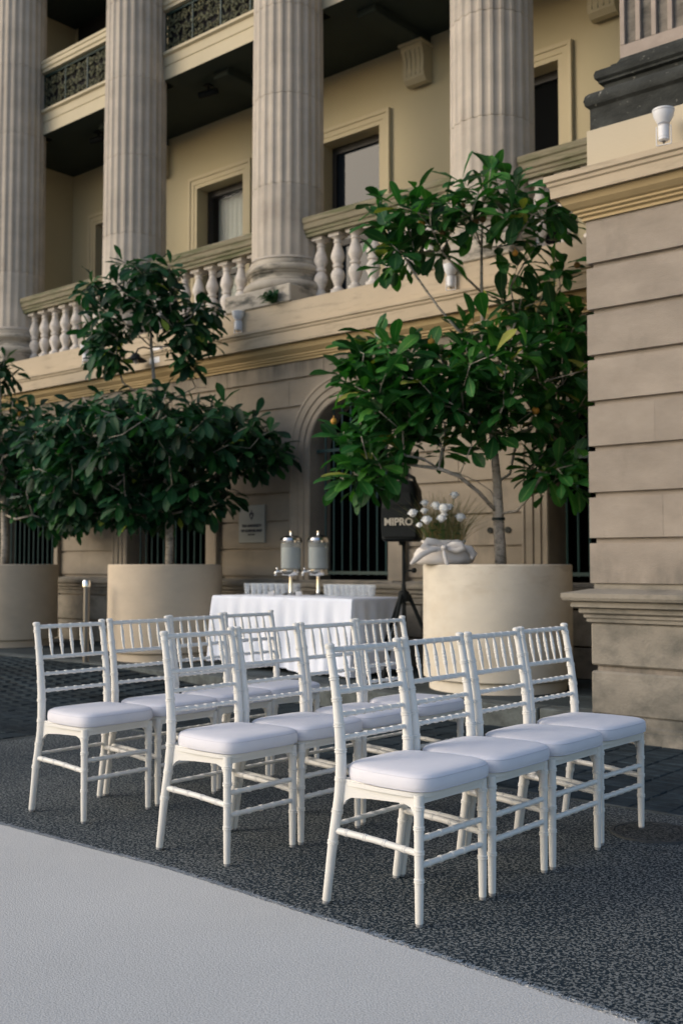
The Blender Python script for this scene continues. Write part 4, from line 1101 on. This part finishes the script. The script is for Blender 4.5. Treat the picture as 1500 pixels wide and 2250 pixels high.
# glasses
gp = [(0.0, 0.0), (.024, 0), (.026, .004), (.029, .05), (.034, .115), (.0325, .115), (.027, .05), (.022, .008), (0.0, .008)]
b = MB(); b.lathe(gp, 20, caps=False); o = b.build('drinking_glass', 'glass', None, smooth=True, angle=.6); GM = o.data; bpy.data.objects.remove(o)
sl = Vector((-1, 0, 0))
def glass_row(x0, y0, x1, y1, n, lab):
    for i in range(n):
        f = i / (n - 1); x = x0 + (x1 - x0) * f; y = y0 + (y1 - y0) * f
        o = inst('drinking_glass', GM, None, (x + rr.gauss(0, .004), y + rr.gauss(0, .004), TZ + .002), (0, 0, rr.uniform(0, 6)))
        ordn = ['leftmost', 'second', 'third', 'fourth', 'fifth', 'sixth', 'seventh', 'eighth', 'ninth'][i]
        tag(o, lab % (ordn if i == 0 else ordn + ' from left'), 'glass', 'empty drinking glasses in rows on the drinks table')
glass_row(-8.02, 7.88, -7.52, 8.08, 9, 'clear empty tumbler, %s in the front row left of the water dispensers')
glass_row(-8.02, 7.97, -7.52, 8.12, 8, 'clear empty tumbler, %s in the back row left of the water dispensers')
glass_row(-7.05, 8.08, -6.52, 8.10, 9, 'clear empty tumbler, %s in the back row right of the water dispensers')
glass_row(-7.00, 7.97, -6.46, 7.99, 9, 'clear empty tumbler, %s in the front row right of the water dispensers')
b = MB(); b.lathe([(0, 0), (.03, 0), (.034, .03), (.036, .045), (.034, .045), (.03, .006), (0, .006)], 18, caps=False); o = b.build('small_cup', 'chrome', None, smooth=True, angle=.6); CM = o.data; bpy.data.objects.remove(o)
for x, y, l in ((-7.46, 7.66, 'small steel drip cup in front of the left water dispenser'), (-7.22, 7.80, 'small steel drip cup in front of the right water dispenser')):
    tag(inst('drip_cup', CM, None, (x, y, TZ + .002)), l, 'cup', 'steel drip cups on the drinks table')

# ------------------------------------------------------------------ loudspeaker on its tripod stand
SX, SY = -5.93, 7.82
t = empty('speaker_stand', (SX, SY, PZ), label='black tripod speaker stand between the table and the right planter', cat='speaker stand')
b = MB(); b.tube([(0, 0, .30), (0, 0, .86)], .020, 12); b.tube([(0, 0, .86), (0, 0, 1.25)], .0165, 12); b.build('pole', 'speaker', t, smooth=True, angle=.8)
b = MB(); b.lathe([(.03, .70), (.05, .70), (.055, .73), (.05, .79), (.03, .80)], 14); b.build('collar', 'speaker', t)
b = MB(); b.tube([(0.02, 0, .98), (.075, .02, .985)], .008, 8); b.lathe([(0, -.024), (.018, -.02), (.026, 0), (.018, .02), (0, .024)], 12, (.095, .03, .985)); b.build('knob', 'speaker', t, smooth=True)
for a in (R(-78), R(40), R(165)):
    d = Vector((math.cos(a), math.sin(a), 0)); rl = .36 if a > 0 and a < 1 else .44
    b = MB(); b.tube([d * .045 + Vector((0, 0, .76)), d * rl + Vector((0, 0, .015))], .016, 8, flat=1.2); b.build('leg', 'speaker', t)
    b = MB(); b.tube([Vector((0, 0, .32)) + d * .02, d * rl * .55 + Vector((0, 0, .36))], .008, 6); b.build('brace', 'speaker', t)
b = MB(); b.tube([(.02, -.02, 1.2), (.05, -.03, 1.0), (.03, -.03, .8), (.05, -.03, .5), (.1, -.05, .02)], .005, 6); b.build('cable', 'speaker', t, smooth=True)

t = empty('loudspeaker', (SX - .015, SY, PZ + 1.25), R(24), label='black portable loudspeaker on the tripod behind the flowers', cat='loudspeaker')
b = MB()
sec = [(0.0, .155, .12), (.02, .175, .14), (.12, .18, .145), (.30, .178, .145), (.47, .165, .135), (.54, .13, .11), (.555, .10, .09)]
rows = []
for z, hx_, hy_ in sec:
    row = []
    for k in range(32):
        a = 2 * PI * k / 32; c, s_ = math.cos(a), math.sin(a); e = .38
        row.append((hx_ * abs(c) ** e * (1 if c > 0 else -1), hy_ * abs(s_) ** e * (1 if s_ > 0 else -1), z))
    row.append(row[0]); rows.append(row)
b.sweep(rows); b.add([p for p in rows[0][:-1]], [tuple(range(32))]); b.add([p for p in rows[-1][:-1]], [tuple(range(32))])
b.build('cabinet', 'speaker', t, smooth=True, angle=.6)
b = MB(); b.prism([(-.155, .04), (.155, .04), (.155, .30), (-.155, .30)], -.150, -.144); b.build('grille', 'grille', t)
b = MB(); b.prism([(-.14, .335), (-.11, .335), (-.11, .45), (-.14, .45)], -.1475, -.143); b.prism([(-.07, .33), (.12, .33), (.10, .44), (-.05, .44)], -.1475, -.142); b.build('horn', 'grille', t)
b = MB(); b.tube([(-.12, 0, .50), (-.10, 0, .58), (-.04, 0, .615), (.05, 0, .615), (.11, 0, .58), (.13, 0, .50)], .018, 8); b.build('handle', 'speaker', t, smooth=True)
b = MB(); b.box(-.075, -.005, -.141, -.135, .485, .512); b.build('sticker', 'white', t)
text_mesh('MIPRO', .092, 'lettering', 'lettering', t, (0.0, -.1525, .145), (PI / 2, 0, 0), .003, sx=.98)
b = MB(); b.lathe([(.03, -.035), (.035, 0.0)], 12); b.build('socket', 'speaker', t)

# ------------------------------------------------------------------ flower arrangement on the planter rim
FX, FY = -5.12, 7.30
t = empty('flower_arrangement', (FX, FY, 1.2), label='linen-wrapped arrangement of white roses and wild grass on the right planter rim', cat='flowers')
b = MB(); rows = []
for j, (z, sc) in enumerate([(0.0, .80), (.015, .95), (.05, 1.0), (.09, .97), (.125, .88), (.15, .72), (.17, .66), (.19, .74), (.20, .70), (.17, .60)]):
    row = []
    for k in range(48):
        a = 2 * PI * k / 48; q = Vector((math.cos(a), math.sin(a), 0))
        rr_ = sc * (1 + .07 * noise.noise(q * 2.3 + Vector((0, 0, z * 9))) + .045 * math.sin(a * 9 + z * 30 + 2 * math.sin(a * 2)) * (.3 + z * 5))
        p = RIGHT * (.25 * rr_ * q.x) + FWD * (.14 * rr_ * q.y); row.append((p.x, p.y, z + .012 * noise.noise(q * 3) * (z > .1)))
    row.append(row[0]); rows.append(row)
b.sweep(rows); b.build('wrap', 'linen', t, smooth=True)
def ribbon(pts, w0, name, mt='linen', wid=None):
    b = MB(); rows = []
    for i, p in enumerate(pts):
        p = Vector(p); w_ = w0 * (wid[i] if wid else 1); up = Vector((0, 0, 1))
        tdir = (Vector(pts[min(i + 1, len(pts) - 1)]) - Vector(pts[max(i - 1, 0)])).normalized()
        s_ = tdir.cross(Vector((FWD.x, FWD.y, .1))).normalized() * w_
        th = -FWD * .006
        rows.append([p - s_ + th, p + th * 3, p + s_ + th, p + s_ - th, p - th, p - s_ - th, p - s_ + th])
    b.sweep(rows)
    return b.build(name, mt, t, smooth=True)
def Q(px, py, d=-.13): v = RIGHT * ((px - 975) * .00368) + FWD * d; return (v.x, v.y, (1240 - py) * .00368)
ribbon([Q(972, 1200), Q(955, 1192, -.17), Q(935, 1190, -.19), Q(926, 1200, -.2), Q(942, 1208, -.18), Q(968, 1206, -.16)], .032, 'bow_loop', wid=[.5, .9, 1.1, 1.1, .9, .5])
ribbon([Q(975, 1202), Q(990, 1196, -.17), Q(1008, 1196, -.18), Q(1014, 1204, -.18), Q(1000, 1210, -.17), Q(978, 1206, -.16)], .026, 'bow_loop', wid=[.5, .9, 1.1, 1.1, .9, .5])
ribbon([Q(965, 1203, -.16), Q(945, 1208, -.19), Q(922, 1218, -.22), Q(905, 1232, -.22), Q(897, 1240, -.2)], .026, 'bow_tail', wid=[.5, .8, 1, .9, .4])
ribbon([Q(970, 1205, -.17), Q(972, 1220, -.19), Q(976, 1236, -.2), Q(982, 1246, -.19)], .020, 'bow_tail', wid=[.5, .8, .9, .3])
ribbon([Q(1012, 1200, -.12), Q(1030, 1206, -.12), Q(1040, 1218, -.1), Q(1034, 1228, -.1)], .03, 'bow_tail', wid=[.6, 1, 1, .5])
b = MB(); b.lathe([(0, -.022), (.018, -.016), (.024, 0), (.018, .016), (0, .022)], 10, Q(971, 1203, -.185)); b.build('bow_knot', 'linen', t, smooth=True)
r5 = random.Random(8); b = MB()
for k in range(520):
    lean = r5.gauss(0, .42); a = r5.uniform(0, 2 * PI); L_ = r5.uniform(.22, .50)
    p0 = RIGHT * r5.uniform(-.15, .16) + FWD * r5.uniform(-.08, .10) + Vector((0, 0, .13)); lx = lean + .05; ly = r5.gauss(0, .25)
    pts = []
    for s_ in range(5):
        f = s_ / 4; pts.append(p0 + RIGHT * (lx * L_ * f ** 1.6) + FWD * (ly * L_ * f ** 1.6) + Vector((0, 0, L_ * (f - .25 * abs(lx) * f * f))))
    b.k = 0 if r5.random() < .62 else 1; wv = RIGHT * .0022
    vs = []
    for s_, p in enumerate(pts): w_ = 1 - s_ / 5; vs += [p - wv * w_, p + wv * w_]
    b.add(vs, [(2 * s_, 2 * s_ + 1, 2 * s_ + 3, 2 * s_ + 2) for s_ in range(4)])
o = b.build('grass_tuft', ['grass', 'grass2'], t); o['kind'] = 'stuff'
# rose head
def rose_mesh():
    b = MB(); r_ = random.Random(2)
    b.lathe([(0, -.010), (.014, -.007), (.026, .002), (.032, .014), (.030, .026), (.020, .036), (0, .039)], 14, caps=False, rf=lambda r, z, a: r * (1 + .10 * math.sin(3 * a + z * 160)))
    rings = [(3, .018, .038, .0), (4, .024, .038, .1), (5, .030, .034, .3), (6, .036, .027, .7)]
    for ri, (n, rad_, h_, open_) in enumerate(rings):
        for k in range(n):
            a0 = 2 * PI * k / n + ri * .7; wdt = 2 * PI / n * .72
            vs = []; fs = []
            for j in range(5):
                f = j / 4
                for i in range(5):
                    u_ = (i - 2) / 2; a = a0 + u_ * wdt * (.55 + .45 * math.sin(PI * min(f + .15, 1)))
                    rr_ = rad_ * (.35 + .65 * f) * (1 + open_ * .35 * f * f) + .003 * u_ * u_ + r_.gauss(0, .0006)
                    z = h_ * f * (1 - .16 * u_ * u_) - .004 * open_ * f ** 3 * 2
                    vs.append((rr_ * math.cos(a), rr_ * math.sin(a), z))
            for j in range(4):
                for i in range(4): q = j * 5 + i; fs.append((q, q + 1, q + 6, q + 5))
            b.add(vs, fs)
    o = b.build('rose', 'petal', t, smooth=True); me = o.data; bpy.data.objects.remove(o); return me
RM = rose_mesh()
for (px, py, d, s_) in [(903, 1132, -.20, 1.05), (917, 1157, -.2, .7), (932, 1107, -.05, .9), (930, 1125, -.1, .85), (955, 1115, -.12, 1.1), (972, 1123, -.15, 1.35), (966, 1144, -.17, 1.05), (933, 1148, -.2, 1.15), (999, 1089, -.02, 1.0), (1009, 1141, -.1, 1.15), (988, 1113, -.05, .7), (972, 1134, -.14, .8)]:
    p = Vector(Q(px, py, d)); out = (Vector((p.x, p.y, 0)) * .8 - FWD * .18 + Vector((0, 0, .8))).normalized()
    rot = out.to_track_quat('Z', 'Y').to_matrix().to_4x4()
    inst('rose', RM, t, matrix=Matrix.Translation(p) @ rot @ Matrix.Diagonal((s_ * .92, s_ * .92, s_ * 1.25, 1)))
    b = MB(); b.tube([p, p * .75 + Vector((0, 0, .02)), Vector((p.x * .35, p.y * .3, .12))], .0025, 5); b.build('rose_stem', 'stem', t)
for k in range(9):
    p = Vector(Q(r5.uniform(915, 1010), r5.uniform(1150, 1185), -.15)); ax = Vector((r5.gauss(0, 1), r5.gauss(0, 1), .3)).normalized(); zz = Vector((0, 0, 1)); zz = (zz - ax * zz.dot(ax)).normalized(); yy = zz.cross(ax); s_ = .07
    inst('rose_leaf', bpy.data.meshes.get('leaf'), t, matrix=Matrix(((ax.x * s_, yy.x * s_ * 1.4, zz.x * s_, p.x), (ax.y * s_, yy.y * s_ * 1.4, zz.y * s_, p.y), (ax.z * s_, yy.z * s_ * 1.4, zz.z * s_, p.z), (0, 0, 0, 1))))

# ------------------------------------------------------------------ bamboo-pattern chairs
def bamboo(b, pts, rads, nodes, n=12, ring=0.0030, flat=1.0):
    """a round bar along pts (list of Vector) with raised rings at the fractions in nodes"""
    pts = [Vector(p) for p in pts]; m = len(pts)
    seg = [0.0]
    for a_, c_ in zip(pts, pts[1:]): seg.append(seg[-1] + (c_ - a_).length)
    T_ = seg[-1]
    def at(s_):
        s_ = max(0, min(T_, s_))
        for i in range(m - 1):
            if s_ <= seg[i + 1] + 1e-9:
                f = (s_ - seg[i]) / (seg[i + 1] - seg[i]); return pts[i].lerp(pts[i + 1], f), rads[i] + (rads[i + 1] - rads[i]) * f
        return pts[-1], rads[-1]
    st = [(s_, 0.0) for s_ in seg]
    for nf in nodes:
        c_ = nf * T_
        for d, e in ((-.0075, 0), (-.006, ring), (-.0018, ring * .9), (-.0008, ring * .1), (.0008, ring * .1), (.0018, ring * .9), (.006, ring), (.0075, 0)):
            if 0 < c_ + d < T_: st.append((c_ + d, e))
    st.sort(); P_ = []; R_ = []
    last = -1
    for s_, e in st:
        if s_ - last < 1e-5: continue
        p, r_ = at(s_); P_.append(p); R_.append(r_ + e); last = s_
    b.tube(P_, R_, n, flat=flat)

def smooth_path(ctrl, n=14):
    out = []
    c = [Vector(p) for p in ctrl]; c = [c[0] * 2 - c[1]] + c + [c[-1] * 2 - c[-2]]
    segs_ = len(c) - 3
    for i in range(segs_):
        for k in range(n // segs_ + 1):
            f = k / (n // segs_ + 1); p0, p1, p2, p3 = c[i:i + 4]
            out.append(0.5 * ((2 * p1) + (p2 - p0) * f + (2 * p0 - 5 * p1 + 4 * p2 - p3) * f * f + (3 * p1 - p0 - 3 * p2 + p3) * f ** 3))
    out.append(c[-2]); return out

def back_x(z):                                    # sideways profile of the back post
    P_ = [(0, -.400), (.22, -.368), (.42, -.338), (.50, -.335), (.62, -.342), (.76, -.362), (.92, -.392)]
    for (z0, x0), (z1, x1) in zip(P_, P_[1:]):
        if z0 <= z <= z1: f = (z - z0) / (z1 - z0); return x0 + (x1 - x0) * f
    return P_[-1][1]

def make_chair():
    t = empty('banquet_chair', (0, 0, 0))
    for s_ in (-1, 1):
        b = MB(); cl = [(back_x(z), s_ * (.202 if z < .3 else .196), z) for z in (.012, .12, .24, .36, .45, .55, .66, .78, .895)]
        p = smooth_path(cl, 24); rads = [.0155 + .004 * sm(.0, .45, q.z) - .0045 * sm(.5, .9, q.z) for q in p]
        bamboo(b, p, rads, [.10, .235, .36, .49, .60, .70, .80, .885, .975][1:], 14)
        b.lathe([(.0145, -.004), (.0175, .004), (.018, .012), (.0125, .0165), (.004, .018)], 14, (back_x(.905), s_ * .196, .900))
        b.build('back_post', 'plastic', t, smooth=True, angle=.7)
        b = MB(); b.lathe([(.011, 0), (.0135, .003), (.0135, .013)], 12, (back_x(0), s_ * .202, 0)); b.build('glide', 'foot', t, smooth=True, angle=.6)
        b = MB(); p = [(0, s_ * .19, .012), (0, s_ * .19, .10), (0, s_ * .19, .22), (0, s_ * .19, .34), (0, s_ * .19, .432)]
        bamboo(b, p, [.0135, .0150, .0158, .0168, .0175], [.33, .55, .74, .90], 14); b.build('leg', 'plastic', t, smooth=True, angle=.7)
        b = MB(); b.lathe([(.010, 0), (.012, .003), (.012, .013)], 12, (0, s_ * .19, 0)); b.build('glide', 'foot', t, smooth=True, angle=.6)
        b = MB(); bamboo(b, [(-.355, s_ * .199, .262), (-.18, s_ * .196, .255), (-.01, s_ * .19, .240)], [.0125, .0115, .0115], [.14, .38, .62, .86], 10, .0018); b.build('side_stretcher', 'plastic', t, smooth=True, angle=.7)
        # side apron: deep board, thinner in front, with a curved gusset
        b = MB(); po = [(-.325, .445), (-.325, .355), (-.312, .372), (-.29, .384), (-.20, .392), (-.06, .398), (-.03, .388), (-.018, .365), (-.012, .445)]
        b.prism(po, -.006, .006); b.v = [(v[0], s_ * .190 + v[1], v[2]) for v in b.v]; b.build('side_apron', 'plastic', t)
    for z, nm in ((.286, 'front_stretcher'), (.198, 'front_stretcher')):
        b = MB(); bamboo(b, [(.0, -.18, z), (.0, 0, z), (.0, .18, z)], [.0105] * 3, [.12, .31, .50, .69, .88], 12, .0022); b.build(nm, 'plastic', t, smooth=True, angle=.7)
    b = MB(); xx = back_x(.28)
    bamboo(b, [(xx, -.19, .282), (xx, 0, .282), (xx, .19, .282)], [.013] * 3, [.12, .31, .50, .69, .88], 10, .0018, flat=.6); b.build('back_stretcher', 'plastic', t, smooth=True, angle=.7)
    # front apron + seat frame ring with corner gussets
    b = MB()
    def ring(zc, h_, inset):
        out = []
        for k in range(64):
            a = 2 * PI * k / 64; c, s_ = math.cos(a), math.sin(a); e = .30
            X = (abs(c) ** e) * (1 if c > 0 else -1); Y = (abs(s_) ** e) * (1 if s_ > 0 else -1)
            x = -.162 + X * (.188 - inset); y = Y * ((.210 if X > 0 else .200 + .010 * (X + 1)) - inset)
            out.append((x, y))
        return out
    o1 = ring(0, 0, 0.000); o2 = ring(0, 0, .035)
    rows = []
    for (xa, ya), (xi, yi) in zip(o1, o2): rows.append([(xa, ya, .425), (xa, ya, .440), (xi, yi, .440), (xi, yi, .425), (xa, ya, .425)])
    rows.append(rows[0]); b.sweep(rows)
    b.box(-.014, .010, -.175, .175, .404, .426)
    for s_ in (-1, 1):
        b.prism([(s_ * .150, .424), (s_ * .172, .424), (s_ * .172, .392)] if s_ > 0 else [(s_ * .172, .424), (s_ * .150, .424), (s_ * .172, .392)], -.004, .006)
        for k in range(6): v = b.v[-6 + k]; b.v[-6 + k] = (v[1], v[0], v[2])
    b.build('seat_frame', 'plastic', t)
    # cushion
    b = MB(); rows = []
    def out(k, n=72):
        a = 2 * PI * k / n; c, s_ = math.cos(a), math.sin(a); e = .34 if c > 0 else .42
        X = (abs(c) ** e) * (1 if c > 0 else -1); Y = (abs(s_) ** .36) * (1 if s_ > 0 else -1)
        wd = .219 - .028 * max(0, -X)
        return X, Y, wd
    prof = [(0.94, .4405), (.98, .4435), (.998, .451), (1.003, .464), (.999, .478), (.986, .488), (.962, .4955), (.90, .5015), (.76, .5055), (.5, .508), (.25, .509)]
    n = 72
    for f, z in prof:
        row = []
        for k in range(n):
            X, Y, wd = out(k); row.append((-.150 + X * .197 * f, Y * wd * f, z))
        row.append(row[0]); rows.append(row)
    b.sweep(rows); b.add([(-.150, 0, .5095)] + rows[-1][:-1], [(0, 1 + k, 1 + (k + 1) % n) for k in range(n)]); 
    seat = b.build('seat', 'cushion', t, smooth=True)
    for zz, ff in ((.4885, .982), (.4465, .986)):
        b = MB(); pts = []
        for k in range(n + 1): X, Y, wd = out(k % n); pts.append((-.150 + X * .198 * ff, Y * wd * ff, zz))
        b.tube(pts, .0018, 5, caps=False); b.build('piping', 'piping', seat, smooth=True)
    # back rails, rungs and spindles
    for z, nm, r_, nds in ((.893, 'top_rail', .0105, [.17, .335, .5, .665, .83]), (.745, 'back_rail', .0100, [.17, .335, .5, .665, .83]), (.665, 'back_rung', .0085, [.08, .22, .36, .5, .64, .78, .92]), (.585, 'back_rung', .0085, [.08, .22, .36, .5, .64, .78, .92])):
        x = back_x(z); b = MB(); bamboo(b, [(x, -.183, z), (x, 0, z), (x, .183, z)], [r_] * 3, nds, 12, .0026 if 'rung' in nm else .0018); b.build(nm, 'plastic', t, smooth=True, angle=.7)
    for k in range(5):
        y = -.122 + k * .061; b = MB()
        p = [(back_x(z), y, z) for z in (.752, .80, .85, .888)]
        bamboo(b, [p[0], p[1], p[2], p[3]], [.0048, .0078, .0078, .0048], [.36, .52, .68], 10, .0018); b.build('spindle', 'plastic', t, smooth=True, angle=.7)
    return t
proto = make_chair(); index_kids(proto)
rows_def = [
    ('front', -2.140, [(3.092, 0), (3.532, 0), (3.974, 0), (4.430, -.03)], [0, 0, 0, -.02]),
    ('middle', -3.145, [(3.172, 0), (3.605, 0), (4.050, 0), (4.520, -.01)], [0, .0, -.02, -.06]),
    ('back', -4.162, [(3.225, 0), (3.680, .01), (4.125, 0), (4.575, 0)], [0, -.02, -.06, -.10])]
place = ['at the carpet end', 'second from the carpet', 'third from the carpet', 'farthest from the carpet']
first = True
rowname = {'front': 'right-hand row', 'middle': 'middle row', 'back': 'left-hand row'}
for rn, X, cs, dx in rows_def:
    for i, (y, rz) in enumerate(cs):
        c = proto if first else copy_tree(proto); first = False
        c.location = (X + dx[i], y, 0); c.rotation_euler = (0, 0, rz + rr.gauss(0, .006))
        tag(c, 'white bamboo-style chair with padded seat in the %s, %s' % (rowname[rn], place[i]), 'chair', 'white banquet chairs set out in three rows')

# one fallen dry leaf
for x, y, l in ((-4.0, 3.68, 'small dry brown leaf lying under the back row of chairs'), (-3.28, 6.35, 'tiny pale petal lying on the block paving near the pier')):
    b = MB(); b.add([(-.015, 0, .003), (0, .007, .006), (.018, 0, .003), (0, -.007, .004)], [(0, 1, 2, 3)])
    o = b.build('fallen_leaf' if x < -3.5 else 'petal', 'grass2' if x < -3.5 else 'petal', None, loc=(x, y, .002)); tag(o, l, 'leaf' if x < -3.5 else 'petal')
print('leaves', tR[1], tL[1], tF[1])
